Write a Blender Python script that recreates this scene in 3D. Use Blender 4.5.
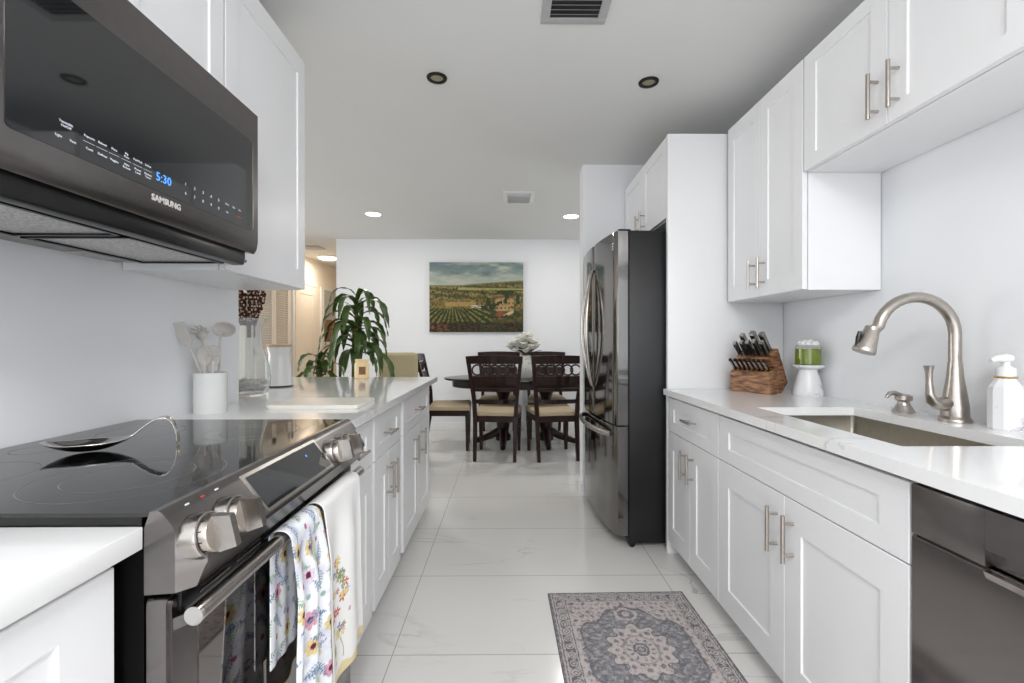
import bpy, bmesh, math, random
from mathutils import Vector, Matrix
random.seed(7)
for o in list(bpy.data.objects): bpy.data.objects.remove(o)
PI = math.pi
S = bpy.context.scene
COL = S.collection
# ---------------------------------------------------------------- camera
H = 1.179; F = 455.0
CEIL = 2.515
cam = bpy.data.cameras.new('camera'); cam.sensor_width = 36; cam.lens = 36*F/1024
cam.clip_start = 0.02
co = bpy.data.objects.new('camera', cam); COL.objects.link(co)
co.location = (0, 0, H); co.rotation_euler = (PI/2 - 0.1*PI/180, 0, -math.atan(4/F))
S.camera = co
# ---------------------------------------------------------------- world / exposure / daylight through the windows, added fill lights
S.view_settings.view_transform = 'Standard'; S.view_settings.look = 'None'
S.view_settings.gamma = 1; S.view_settings.use_curve_mapping = False
S.view_settings.exposure = 0.18
W = bpy.data.worlds.new('sky'); S.world = W; W.use_nodes = True
bg = W.node_tree.nodes['Background']; bg.inputs[0].default_value = (.80, .90, 1, 1); bg.inputs[1].default_value = 1.2

def area(name, loc, target, sx, sy, power, col):
    l = bpy.data.lights.new(name, 'AREA'); l.shape = 'RECTANGLE'; l.size = sx; l.size_y = sy
    l.energy = power; l.color = col
    o = bpy.data.objects.new(name, l); COL.objects.link(o); o.location = loc
    o.rotation_euler = (Vector(target)-Vector(loc)).to_track_quat('-Z', 'Y').to_euler()
    return o
area('daylight_kitchen_window', (.2, -2.52, 1.45), (.2, 0, 1.45), 2.3, 1.7, 26, (.985, .992, .995))
area('kitchen_fill_light', (.15, -.75, 2.46), (.15, -.3, 0), 1.3, .5, 44, (.992, .992, .992))  # added overhead fill behind the camera, no real fixture here
area('kitchen_fill_light_rear', (.15, -1.9, 2.46), (.15, -1.2, 0), 1.2, .5, 20, (.992, .992, .992))  # second added fill, further back, also without a fixture
area('living_window_fill', (-5.9, 3.6, 1.35), (-3, 3.6, 1.35), 3.2, 1.9, 60, (1, .985, .96))  # window out of view, added to light the dining back wall
area('daylight_dining_window', (2.68, 5.0, 1.4), (0, 5.0, 1.4), 1.4, 1.8, 9, (1, .985, .95))

# ---------------------------------------------------------------- materials
def lin(c):
    return tuple((x/12.92 if x <= .04045 else ((x+.055)/1.055)**2.4) for x in c)
MATS = {}
def mat(name, col=(.8, .8, .8), rough=.5, metal=0., spec=.5, coat=0., trans=0., ior=1.45, emit=None, es=0., srgb=True, noise=0., nscale=30., bump=0., bscale=200., aniso=0.):
    m = bpy.data.materials.new(name); m.use_nodes = True; nt = m.node_tree; b = nt.nodes['Principled BSDF']
    c = lin(col) if srgb else col
    b.inputs['Base Color'].default_value = (*c, 1); b.inputs['Roughness'].default_value = rough
    b.inputs['Metallic'].default_value = metal; b.inputs['Specular IOR Level'].default_value = spec
    b.inputs['Coat Weight'].default_value = coat; b.inputs['Transmission Weight'].default_value = trans
    b.inputs['IOR'].default_value = ior; b.inputs['Coat Roughness'].default_value = .05
    b.inputs['Anisotropic'].default_value = aniso
    if emit: b.inputs['Emission Color'].default_value = (*lin(emit), 1); b.inputs['Emission Strength'].default_value = es
    tc = nt.nodes.new('ShaderNodeTexCoord')
    if noise > 0:
        n = nt.nodes.new('ShaderNodeTexNoise'); n.inputs['Scale'].default_value = nscale; n.inputs['Detail'].default_value = 5
        nt.links.new(tc.outputs['Object'], n.inputs['Vector'])
        r = nt.nodes.new('ShaderNodeValToRGB'); r.color_ramp.elements[0].position = .3; r.color_ramp.elements[1].position = .7
        r.color_ramp.elements[0].color = (*[x*(1-noise) for x in c], 1); r.color_ramp.elements[1].color = (*[min(1, x*(1+noise)) for x in c], 1)
        nt.links.new(n.outputs['Fac'], r.inputs['Fac']); nt.links.new(r.outputs['Color'], b.inputs['Base Color'])
    if bump > 0:
        n2 = nt.nodes.new('ShaderNodeTexNoise'); n2.inputs['Scale'].default_value = bscale; n2.inputs['Detail'].default_value = 3
        nt.links.new(tc.outputs['Object'], n2.inputs['Vector'])
        bp = nt.nodes.new('ShaderNodeBump'); bp.inputs['Strength'].default_value = bump; bp.inputs['Distance'].default_value = .002
        nt.links.new(n2.outputs['Fac'], bp.inputs['Height']); nt.links.new(bp.outputs['Normal'], b.inputs['Normal'])
    MATS[name] = m; return m
def nodes(m): return m.node_tree, m.node_tree.nodes['Principled BSDF'], m.node_tree.nodes, m.node_tree.links

M_cab = mat('cabinet_white', (.92, .92, .925), .32, noise=.006, nscale=3)
M_wall = mat('wall_paint', (.925, .93, .94), .55, noise=.01, nscale=2, bump=.05, bscale=90)
M_wallw = mat('hall_paint', (.95, .92, .88), .6, noise=.01, nscale=2)
M_ceil = mat('ceiling_paint', (.885, .885, .88), .8, noise=.01, nscale=2, bump=.05, bscale=90)
M_trim = mat('trim_white', (.92, .92, .92), .35, noise=.01, nscale=4)
M_nick = mat('brushed_nickel', (.72, .69, .66), .28, 1, noise=.06, nscale=80, aniso=.4)
M_chrome = mat('polished_steel', (.82, .81, .80), .1, 1, noise=.02, nscale=10)
M_bss = mat('black_stainless', (.50, .485, .48), .24, 1, noise=.05, nscale=40)
M_bss_mirror = mat('black_stainless_gloss', (.47, .465, .46), .09, 1, noise=.02, nscale=20)
M_dw = mat('dark_stainless_panel', (.53, .51, .505), .10, 1, noise=.02, nscale=20)
M_steel = mat('stainless_brushed', (.68, .66, .64), .25, 1, noise=.05, nscale=60, aniso=.4)
M_sink = mat('sink_steel', (.72, .70, .66), .3, 1, noise=.05, nscale=60)
M_black = mat('black_plastic', (.03, .03, .033), .3, noise=.1, nscale=30)
M_blackside = mat('fridge_side', (.055, .055, .065), .33, noise=.15, nscale=60, bump=.6, bscale=260)
M_bglass = mat('black_glass', (.10, .105, .115), .03, spec=.9, noise=.05, nscale=5, coat=.6)
M_oglass = mat('oven_mirror_glass', (.52, .50, .49), .04, 1, noise=.02, nscale=5)
M_cook = mat('cooktop_glass', (.04, .042, .047), .045, spec=.85, noise=.05, nscale=5)
M_ring = mat('burner_mark', (.52, .52, .53), .5, noise=.05)
M_print = mat('panel_print', (.80, .82, .85), .5, noise=.02, emit=(.8, .82, .85), es=.15)
M_red = mat('red_print', (.75, .25, .2), .5, noise=.02)
M_clock = mat('clock_digits', (.2, .5, 1), .5, emit=(.35, .65, 1), es=1.0, noise=.02)
M_brand = mat('brand_lettering', (.86, .85, .84), .3, .3, noise=.02)
M_glass = mat('clear_glass', (.97, .98, .98), .0, trans=1., ior=1.45)
M_vglass = mat('vase_glass', (.97, .98, .98), .03, trans=.80, ior=1.1)
M_green = mat('green_glass', (.42, .48, .10), .05, noise=.15, nscale=30, coat=.5, spec=.6)
M_ceram = mat('white_ceramic', (.90, .90, .895), .18, noise=.01, nscale=5, coat=.3)
M_sil = mat('cream_silicone', (.80, .78, .76), .45, noise=.02, nscale=20)
M_board = mat('cream_board', (.90, .885, .85), .3, noise=.02, nscale=8)
M_lid = mat('bamboo_lid', (.76, .64, .50), .45, noise=.1, nscale=25)
M_dwood = mat('espresso_wood', (.15, .075, .06), .32, spec=.3, noise=.35, nscale=18)
M_top = mat('table_black', (.10, .08, .085), .2, noise=.2, nscale=10)
M_beige = mat('beige_fabric', (.74, .67, .56), .85, noise=.08, nscale=90, bump=.3, bscale=400)
M_beige2 = mat('olive_beige_fabric', (.73, .68, .55), .9, noise=.1, nscale=90, bump=.3, bscale=400)
M_leaf = mat('leaf_green', (.27, .37, .15), .36, noise=.5, nscale=9)
M_leaf2 = mat('magnolia_leaf', (.13, .19, .08), .4, noise=.3, nscale=9)
M_stem = mat('plant_cane', (.42, .34, .22), .7, noise=.25, nscale=25)
M_pot = mat('dark_planter', (.20, .17, .15), .5, noise=.15, nscale=12)
M_soil = mat('soil', (.14, .10, .07), .95, noise=.4, nscale=40, bump=1, bscale=60)
M_petal = mat('petal_white', (.97, .965, .93), .6, noise=.03, nscale=20)
M_twig = mat('dried_twig', (.32, .17, .11), .8, noise=.35, nscale=40)
M_berry = mat('dried_bud', (.84, .78, .72), .7, noise=.15, nscale=40)
M_bronze = mat('oil_bronze', (.16, .13, .11), .35, .7, noise=.15, nscale=30)
M_bulb = mat('unlit_bulb', (.62, .60, .50), .3, noise=.05)
M_lamp = mat('lit_lens', (1, .98, .95), .4, emit=(1, .98, .94), es=9)
M_lampw = mat('warm_lens', (1, .93, .80), .4, emit=(1, .90, .72), es=3)
M_filter = mat('grease_filter', (.78, .77, .76), .4, .7, noise=.35, nscale=160, bump=.5, bscale=300)
M_wax = mat('candle_wax', (.93, .84, .66), .4, noise=.05, nscale=15, emit=(1, .8, .5), es=.05)
M_label = mat('candle_label', (.55, .38, .28), .5, noise=.2, nscale=40)
M_gold = mat('gold_band', (.80, .66, .40), .3, 1, noise=.05)
M_knife = mat('knife_black', (.05, .05, .055), .3, noise=.1)
M_stone = mat('pebbles', (.62, .58, .52), .6, noise=.5, nscale=60)
M_gap = mat('shadow_gap', (.05, .05, .05), .8, noise=.05)
M_vent = mat('vent_metal', (.70, .70, .70), .45, noise=.03)
M_ventd = mat('vent_inside', (.22, .22, .22), .8, noise=.1)

# knife-block wood with bands
M_wood = mat('acacia_wood', (.5, .3, .2), .4)
nt, b, N, L = nodes(M_wood)
tc = N.new('ShaderNodeTexCoord'); mp = N.new('ShaderNodeMapping'); mp.inputs['Scale'].default_value = (5, 5, 26)
nz = N.new('ShaderNodeTexNoise'); nz.inputs['Scale'].default_value = 3.5; nz.inputs['Detail'].default_value = 4
r = N.new('ShaderNodeValToRGB'); e = r.color_ramp.elements
e[0].position = .32; e[0].color = (*lin((.28, .16, .11)), 1); e[1].position = .66; e[1].color = (*lin((.68, .50, .36)), 1)
L.new(tc.outputs['Object'], mp.inputs[0]); L.new(mp.outputs[0], nz.inputs[0]); L.new(nz.outputs['Fac'], r.inputs[0]); L.new(r.outputs[0], b.inputs['Base Color'])

def vein_nodes(m, base, vein, scale, amt, dist=1.2, width=.018, stretch=(1, 2.2, 1)):
    nt, b, N, L = nodes(m)
    tc = N.new('ShaderNodeTexCoord'); mp = N.new('ShaderNodeMapping'); mp.inputs['Scale'].default_value = stretch
    mp.inputs['Rotation'].default_value = (0, 0, .35)
    n1 = N.new('ShaderNodeTexNoise'); n1.inputs['Scale'].default_value = scale; n1.inputs['Detail'].default_value = 6; n1.inputs['Distortion'].default_value = dist
    L.new(tc.outputs['Object'], mp.inputs[0]); L.new(mp.outputs[0], n1.inputs[0])
    s = N.new('ShaderNodeMath'); s.operation = 'SUBTRACT'; s.inputs[1].default_value = .5; L.new(n1.outputs['Fac'], s.inputs[0])
    a = N.new('ShaderNodeMath'); a.operation = 'ABSOLUTE'; L.new(s.outputs[0], a.inputs[0])
    mr = N.new('ShaderNodeMapRange'); mr.inputs['From Min'].default_value = 0; mr.inputs['From Max'].default_value = width
    mr.inputs['To Min'].default_value = 1; mr.inputs['To Max'].default_value = 0; L.new(a.outputs[0], mr.inputs[0])
    n2 = N.new('ShaderNodeTexNoise'); n2.inputs['Scale'].default_value = scale*1.3; L.new(tc.outputs['Object'], n2.inputs[0])
    mr2 = N.new('ShaderNodeMapRange'); mr2.inputs['From Min'].default_value = .48; mr2.inputs['From Max'].default_value = .68; L.new(n2.outputs['Fac'], mr2.inputs[0])
    mu = N.new('ShaderNodeMath'); mu.operation = 'MULTIPLY'; L.new(mr.outputs[0], mu.inputs[0]); L.new(mr2.outputs[0], mu.inputs[1])
    mu2 = N.new('ShaderNodeMath'); mu2.operation = 'MULTIPLY'; mu2.inputs[1].default_value = amt; L.new(mu.outputs[0], mu2.inputs[0])
    mx = N.new('ShaderNodeMix'); mx.data_type = 'RGBA'; mx.inputs['A'].default_value = (*lin(base), 1); mx.inputs['B'].default_value = (*lin(vein), 1)
    L.new(mu2.outputs[0], mx.inputs['Factor']); L.new(mx.outputs['Result'], b.inputs['Base Color'])
    return tc, mx
M_quartz = mat('quartz', (.93, .93, .93), .12, coat=.3)
vein_nodes(M_quartz, (.935, .935, .935), (.62, .62, .63), 1.6, .5, width=.012)
M_marble = mat('marble_small', (.93, .93, .93), .25)
vein_nodes(M_marble, (.90, .90, .905), (.5, .5, .52), 9, .8, width=.05)
M_floor = mat('porcelain_tile', (.85, .85, .84), .16, coat=.1)
tc, mx = vein_nodes(M_floor, (.88, .872, .862), (.55, .545, .53), 1.15, .6, dist=.9, width=.012, stretch=(.75, 2.6, 1))
nt, b, N, L = nodes(M_floor)
sep = N.new('ShaderNodeSeparateXYZ'); L.new(tc.outputs['Object'], sep.inputs[0])
def seam(axis, off, per, w):
    a = N.new('ShaderNodeMath'); a.operation = 'SUBTRACT'; a.inputs[1].default_value = off - per*20; L.new(sep.outputs[axis], a.inputs[0])
    d = N.new('ShaderNodeMath'); d.operation = 'MODULO'; d.inputs[1].default_value = per; L.new(a.outputs[0], d.inputs[0])
    c = N.new('ShaderNodeMath'); c.operation = 'LESS_THAN'; c.inputs[1].default_value = w; L.new(d.outputs[0], c.inputs[0]); return c
sx = seam('X', -.4355, 1.207, .0035); sy = seam('Y', 1.7057, .5735, .0035)
mxx = N.new('ShaderNodeMath'); mxx.operation = 'MAXIMUM'; L.new(sx.outputs[0], mxx.inputs[0]); L.new(sy.outputs[0], mxx.inputs[1])
m3 = N.new('ShaderNodeMix'); m3.data_type = 'RGBA'; m3.inputs['B'].default_value = (*lin((.64, .63, .61)), 1)
L.new(mxx.outputs[0], m3.inputs['Factor']); L.new(mx.outputs['Result'], m3.inputs['A']); L.new(m3.outputs['Result'], b.inputs['Base Color'])

def painted(name, rough=.8, bump=.0, bscale=500):
    m = mat(name, (.8, .8, .8), rough, spec=.25, bump=bump, bscale=bscale)
    nt, b, N, L = nodes(m); a = N.new('ShaderNodeVertexColor'); a.layer_name = 'Col'; L.new(a.outputs[0], b.inputs['Base Color']); return m
M_pt = painted('oil_paint', .5); M_rugm = painted('woven_rug', .95, .6, 350); M_tow = painted('printed_cotton', .9, .3, 600)

# ---------------------------------------------------------------- mesh builder
class MB:
    def __init__(s): s.b = bmesh.new(); s.mi = 0
    def _new(s, vs, fs):
        v = [s.b.verts.new(p) for p in vs]
        for f in fs:
            try: fc = s.b.faces.new([v[i] for i in f]); fc.material_index = s.mi
            except ValueError: pass
        return v
    def box(s, x0, x1, y0, y1, z0, z1, bev=0., seg=2):
        x0, x1 = sorted((x0, x1)); y0, y1 = sorted((y0, y1)); z0, z1 = sorted((z0, z1))
        v = s._new([(x, y, z) for x in (x0, x1) for y in (y0, y1) for z in (z0, z1)],
                   [(0, 1, 3, 2), (4, 6, 7, 5), (0, 4, 5, 1), (2, 3, 7, 6), (0, 2, 6, 4), (1, 5, 7, 3)])
        if bev > 0:
            ed = {e for q in v for e in q.link_edges}
            bmesh.ops.bevel(s.b, geom=list(ed), offset=bev, segments=seg, affect='EDGES', profile=.5)
        return s
    def hexa(s, bot, top):   # 4 bottom + 4 top points, same order
        s._new(list(bot)+list(top), [(3, 2, 1, 0), (4, 5, 6, 7), (0, 1, 5, 4), (1, 2, 6, 5), (2, 3, 7, 6), (3, 0, 4, 7)]); return s
    def bar(s, p0, p1, w, d, w1=None, d1=None, side=(1, 0, 0)):
        p0 = Vector(p0); p1 = Vector(p1); a = (p1-p0).normalized(); sd = Vector(side); sd = (sd - a*sd.dot(a)).normalized(); n = a.cross(sd)
        w1 = w1 or w; d1 = d1 or d
        q = lambda p, w, d: [p+sd*i*w/2+n*j*d/2 for i, j in ((-1, -1), (1, -1), (1, 1), (-1, 1))]
        return s.hexa(q(p0, w, d), q(p1, w1, d1))
    def prism(s, pts, axis, a0, a1):    # pts in the two remaining axes, extruded along axis
        n = len(pts)
        def P(p, a):
            if axis == 'y': return (p[0], a, p[1])
            if axis == 'z': return (p[0], p[1], a)
            return (a, p[0], p[1])
        s._new([P(p, a0) for p in pts]+[P(p, a1) for p in pts],
               [tuple(range(n))[::-1], tuple(range(n, 2*n))]+[(i, (i+1) % n, n+(i+1) % n, n+i) for i in range(n)])
        return s
    def tube(s, path, r, n=12, cap=True, flat=1.):
        path = [Vector(p) for p in path]; rs = r if isinstance(r, (list, tuple)) else [r]*len(path)
        rings = []; up = None
        for i, p in enumerate(path):
            t = (path[min(i+1, len(path)-1)]-path[max(i-1, 0)]).normalized()
            if up is None:
                up = Vector((0, 0, 1)) if abs(t.z) < .9 else Vector((1, 0, 0))
            a = (up - t*up.dot(t)).normalized(); up = a; c = t.cross(a)
            rings.append([s.b.verts.new(p+(a*math.cos(k*2*PI/n)*flat+c*math.sin(k*2*PI/n))*rs[i]) for k in range(n)])
        for i in range(len(rings)-1):
            for k in range(n):
                f = s.b.faces.new((rings[i][k], rings[i][(k+1) % n], rings[i+1][(k+1) % n], rings[i+1][k])); f.material_index = s.mi
        if cap:
            for q in (rings[0][::-1], rings[-1]):
                f = s.b.faces.new(q); f.material_index = s.mi
        return s
    def cyl(s, p0, p1, r, r1=None, n=24): return s.tube([p0, p1], [r, r if r1 is None else r1], n)
    def lathe(s, prof, c=(0, 0, 0), n=40, sx=1., sy=1., ax=None, cap=True):
        c = Vector(c); R = Matrix.Identity(3) if ax is None else Vector((0, 0, 1)).rotation_difference(Vector(ax)).to_matrix()
        rings = []
        for r, z in prof:
            rings.append([s.b.verts.new(c+R@Vector((r*sx*math.cos(k*2*PI/n), r*sy*math.sin(k*2*PI/n), z))) for k in range(n)])
        for i in range(len(rings)-1):
            for k in range(n):
                f = s.b.faces.new((rings[i][k], rings[i][(k+1) % n], rings[i+1][(k+1) % n], rings[i+1][k])); f.material_index = s.mi
        if cap:
            for q in (rings[0][::-1], rings[-1]):
                try: f = s.b.faces.new(q); f.material_index = s.mi
                except ValueError: pass
        return s
    def torus(s, c, R, r, ax=(0, 1, 0), n=24, m=8, sx=1.):
        Q = Vector((0, 0, 1)).rotation_difference(Vector(ax)).to_matrix(); c = Vector(c); rings = []
        for i in range(n):
            a = i*2*PI/n
            rings.append([s.b.verts.new(c+Q@Vector(((R+r*math.cos(k*2*PI/m))*math.cos(a)*sx, (R+r*math.cos(k*2*PI/m))*math.sin(a), r*math.sin(k*2*PI/m)))) for k in range(m)])
        for i in range(n):
            for k in range(m):
                f = s.b.faces.new((rings[i][k], rings[(i+1) % n][k], rings[(i+1) % n][(k+1) % m], rings[i][(k+1) % m])); f.material_index = s.mi
        return s
    def ball(s, c, r, sz=1., n=8):
        prof = [(r*math.sin(PI*i/n), -r*sz*math.cos(PI*i/n)) for i in range(n+1)]; prof[0] = (1e-4, prof[0][1]); prof[-1] = (1e-4, prof[-1][1])
        return s.lathe(prof, c, n=n*2)
    def grid(s, nu, nv, fn, colfn=None):
        if colfn: ly = s.b.verts.layers.float_color.get('Col') or s.b.verts.layers.float_color.new('Col')
        V = [[s.b.verts.new(fn(i/nu, j/nv)) for j in range(nv+1)] for i in range(nu+1)]
        if colfn:
            for i in range(nu+1):
                for j in range(nv+1): V[i][j][ly] = (*lin(colfn(i/nu, j/nv)), 1)
        for i in range(nu):
            for j in range(nv):
                f = s.b.faces.new((V[i][j], V[i+1][j], V[i+1][j+1], V[i][j+1])); f.material_index = s.mi
        return s
    def shaker(s, X, d, y0, y1, z0, z1, ry=.078, rz=.085, t=.02, dep=.006):
        # door slab whose face looks along d (+1/-1) in X; X = plane of the face
        xb = X-d*t; xi = X-d*dep; sl = .002
        o = [(y0, z0), (y1, z0), (y1, z1), (y0, z1)]; i_ = [(y0+ry, z0+rz), (y1-ry, z0+rz), (y1-ry, z1-rz), (y0+ry, z1-rz)]
        k = [(y0+ry+sl, z0+rz+sl), (y1-ry-sl, z0+rz+sl), (y1-ry-sl, z1-rz-sl), (y0+ry+sl, z1-rz-sl)]
        e_ = .0015
        of = [(y0+e_, z0+e_), (y1-e_, z0+e_), (y1-e_, z1-e_), (y0+e_, z1-e_)]
        vs = [(xb, *p) for p in o]+[(X-d*e_, *p) for p in o]+[(X, *p) for p in of]+[(X, *p) for p in i_]+[(xi, *p) for p in k]
        fs = [(0, 1, 2, 3)]
        for a in range(4):
            for j in (0, 4, 8, 12): fs.append((j+a, j+(a+1) % 4, j+4+(a+1) % 4, j+4+a))
        fs.append((16, 17, 18, 19)); s._new(vs, fs); return s
    def xform(s, M): s.b.transform(M); return s
    def build(s, name, m, parent=None, local=False, smooth=35, label=None, kind=None):
        bmesh.ops.recalc_face_normals(s.b, faces=s.b.faces)
        if parent is not None and not local:
            r = parent
            while r.parent: r = r.parent
            s.b.transform(r.matrix_basis.inverted())
        me = bpy.data.meshes.new(name); s.b.to_mesh(me); s.b.free()
        for q in (m if isinstance(m, (list, tuple)) else [m]): me.materials.append(q)
        if smooth:
            for p in me.polygons: p.use_smooth = True
            me.set_sharp_from_angle(angle=math.radians(smooth))
        o = bpy.data.objects.new(name, me); COL.objects.link(o)
        if parent is not None: o.parent = parent
        if label: o['label'] = label
        if kind: o['kind'] = kind
        return o
def thing(name, label, cat, loc=(0, 0, 0), rz=0, group=None):
    o = bpy.data.objects.new(name, None); COL.objects.link(o); o.location = loc; o.rotation_euler = (0, 0, rz); o.empty_display_size = .1
    # matrix_basis is available at once for location/rotation
    return tag(o, label, cat, group)
def tag(o, label, cat, group=None):
    o['label'] = label; o['category'] = cat
    if group: o['group'] = group
    return o
def struct(name, mb, m): return mb.build(name, m, kind='structure')
def copy_tree(o, parent=None):
    c = o.copy(); COL.objects.link(c); c.parent = parent
    for ch in list(o.children): copy_tree(ch, c)
    return c
def text_mesh(name, s, size, m, parent, origin, right, up, depth=.0006, align='CENTER', bold=0.):
    cu = bpy.data.curves.new(name, 'FONT'); cu.body = s; cu.size = size; cu.extrude = depth; cu.align_x = align; cu.align_y = 'CENTER'; cu.resolution_u = 2; cu.offset = bold
    t = bpy.data.objects.new('tmp', cu); COL.objects.link(t)
    bpy.context.view_layer.update()
    me = bpy.data.meshes.new_from_object(t.evaluated_get(bpy.context.evaluated_depsgraph_get()))
    bpy.data.objects.remove(t); bpy.data.curves.remove(cu)
    me.materials.clear(); me.materials.append(m); me.name = name
    R = Vector(right).normalized(); U = Vector(up).normalized(); Nn = R.cross(U)
    M = Matrix((( R.x, U.x, Nn.x, origin[0]), (R.y, U.y, Nn.y, origin[1]), (R.z, U.z, Nn.z, origin[2]), (0, 0, 0, 1)))
    root = parent
    while root.parent: root = root.parent
    me.transform(root.matrix_basis.inverted() @ M)
    o = bpy.data.objects.new(name, me); COL.objects.link(o); o.parent = parent; return o

def hsh(x, y, k=0):
    v = math.sin(x*127.1+y*311.7+k*74.7)*43758.5453; return v-math.floor(v)
def vn(x, y, k=0):
    xi, yi = math.floor(x), math.floor(y); fx, fy = x-xi, y-yi; fx = fx*fx*(3-2*fx); fy = fy*fy*(3-2*fy)
    a = hsh(xi, yi, k)*(1-fx)+hsh(xi+1, yi, k)*fx; b_ = hsh(xi, yi+1, k)*(1-fx)+hsh(xi+1, yi+1, k)*fx
    return a*(1-fy)+b_*fy
def fbm(x, y, k=0): return vn(x, y, k)*.5+vn(2*x, 2*y, k+1)*.25+vn(4*x, 4*y, k+2)*.15+vn(8*x, 8*y, k+3)*.1
def mixc(a, b_, t): t = max(0, min(1, t)); return tuple(p*(1-t)+q*t for p, q in zip(a, b_))

# ================================================================= SETTING
XR = 1.530; XL = -1.165
struct('floor', MB().box(-6, 2.9, -2.75, 10.2, -.08, 0), M_floor)
struct('ceiling', MB().box(-6, 2.9, -2.75, 10.2, CEIL, CEIL+.1), M_ceil)
struct('wall_right', MB().box(XR, XR+.12, -2.6, 3.60, 0, CEIL), M_wall)
struct('wall_left', MB().box(XL-.125, XL, -2.6, 1.978, 0, CEIL), M_wall)
struct('wall_fridge_side', MB().box(.569, XR+.12, 3.452, 3.60, 0, CEIL), M_wall)
struct('wall_dining_back', MB().box(-2.255, 2.9, 6.0, 6.12, 0, CEIL), M_wall)
wb = MB(); wb.box(-2.0, -1.05, -2.72, -2.6, 0, CEIL); wb.box(1.42, XR+.12, -2.72, -2.6, 0, CEIL); wb.box(-1.05, 1.42, -2.72, -2.6, 0, .55); wb.box(-1.05, 1.42, -2.72, -2.6, 2.35, CEIL)
struct('wall_behind', wb, M_wall)
struct('window_1', MB().box(-1.05, 1.42, -2.69, -2.68, .55, 2.35), M_glass)
wl = MB(); wl.box(-6.0, -5.95, 1.5, 1.95, 0, CEIL); wl.box(-6, -5.95, 5.25, 10.2, 0, CEIL); wl.box(-6, -5.95, 1.95, 5.25, 0, .35); wl.box(-6, -5.95, 1.95, 5.25, 2.35, CEIL)
struct('wall_living_left', wl, M_wall)
struct('window_2', MB().box(-5.985, -5.975, 1.95, 5.25, .35, 2.35), M_glass)  # pane of the unseen living side window, put in for its daylight
struct('wall_living_front', MB().box(-6, XL-.125, 1.38, 1.5, 0, CEIL), M_wall)
wr = MB(); wr.box(2.75, 2.87, 3.6, 4.25, 0, CEIL); wr.box(2.75, 2.87, 5.75, 6, 0, CEIL); wr.box(2.75, 2.87, 4.25, 5.75, 0, .45); wr.box(2.75, 2.87, 4.25, 5.75, 2.35, CEIL)
struct('wall_dining_right', wr, M_wall)
struct('window_3', MB().box(2.80, 2.81, 4.25, 5.75, .45, 2.35), M_glass)
struct('wall_dining_front', MB().box(XR+.12, 2.87, 3.48, 3.6, 0, CEIL), M_wall)
# hall beyond the dining wall
struct('wall_hall_left', MB().box(-3.3, -3.2, 5.55, 9.0, 0, CEIL), M_wallw)
struct('wall_hall_front', MB().box(-5.95, -3.3, 5.55, 5.65, 0, CEIL), M_wallw)
struct('wall_hall_end', MB().box(-3.2, -2.1, 8.6, 8.7, 0, CEIL), M_wallw)
struct('wall_hall_right', MB().box(-2.255, -2.155, 6.12, 8.6, 0, CEIL), M_wallw)
struct('baseboard_back', MB().box(-2.255, 2.75, 5.985, 6.0, 0, .10, .003), M_trim)
struct('baseboard_hall', MB().box(-3.2, -3.187, 7.9, 8.6, 0, .10), M_trim)
struct('baseboard_fridge_side', MB().box(.555, .569, 3.46, 3.6, 0, .09), M_trim)
# louvred bifold closet door on the hall wall
d = MB()
for (y0, y1) in ((5.72, 6.16), (6.17, 6.60)):
    d.box(-3.19, -3.155, y0, y0+.05, .02, 2.08); d.box(-3.19, -3.155, y1-.05, y1, .02, 2.08)
    for z in (.02, 1.0, 2.0): d.box(-3.19, -3.155, y0, y1, z, z+.08)
    for z0, z1 in ((.11, .99), (1.09, 1.99)):
        n = int((z1-z0)/.032)
        for i in range(n):
            z = z0+(i+.5)*(z1-z0)/n
            d.hexa([(-3.187, y0+.05, z+.010), (-3.16, y0+.05, z-.014), (-3.16, y1-.05, z-.014), (-3.187, y1-.05, z+.010)],
                   [(-3.187, y0+.05, z+.016), (-3.16, y0+.05, z-.008), (-3.16, y1-.05, z-.008), (-3.187, y1-.05, z+.016)])
    d.box(-3.199, -3.189, y0, y1, .02, 2.08)
struct('door_1', d, M_wallw)
d = MB(); d.shaker(-3.17, 1, 6.83, 7.53, .02, 2.05, .11, .14, t=.03)
struct('door_2', d, M_wallw)
t_ = MB()
for y0, y1 in ((5.66, 5.715), (6.605, 6.68), (6.75, 6.825), (7.535, 7.61), (7.78, 7.84)):
    t_.box(-3.2, -3.175, y0, y1, 0, 2.10)
t_.box(-3.2, -3.17, 5.66, 6.68, 2.085, 2.16); t_.box(-3.2, -3.17, 6.75, 7.61, 2.06, 2.135)
struct('trim_1', t_, M_trim)

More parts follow.
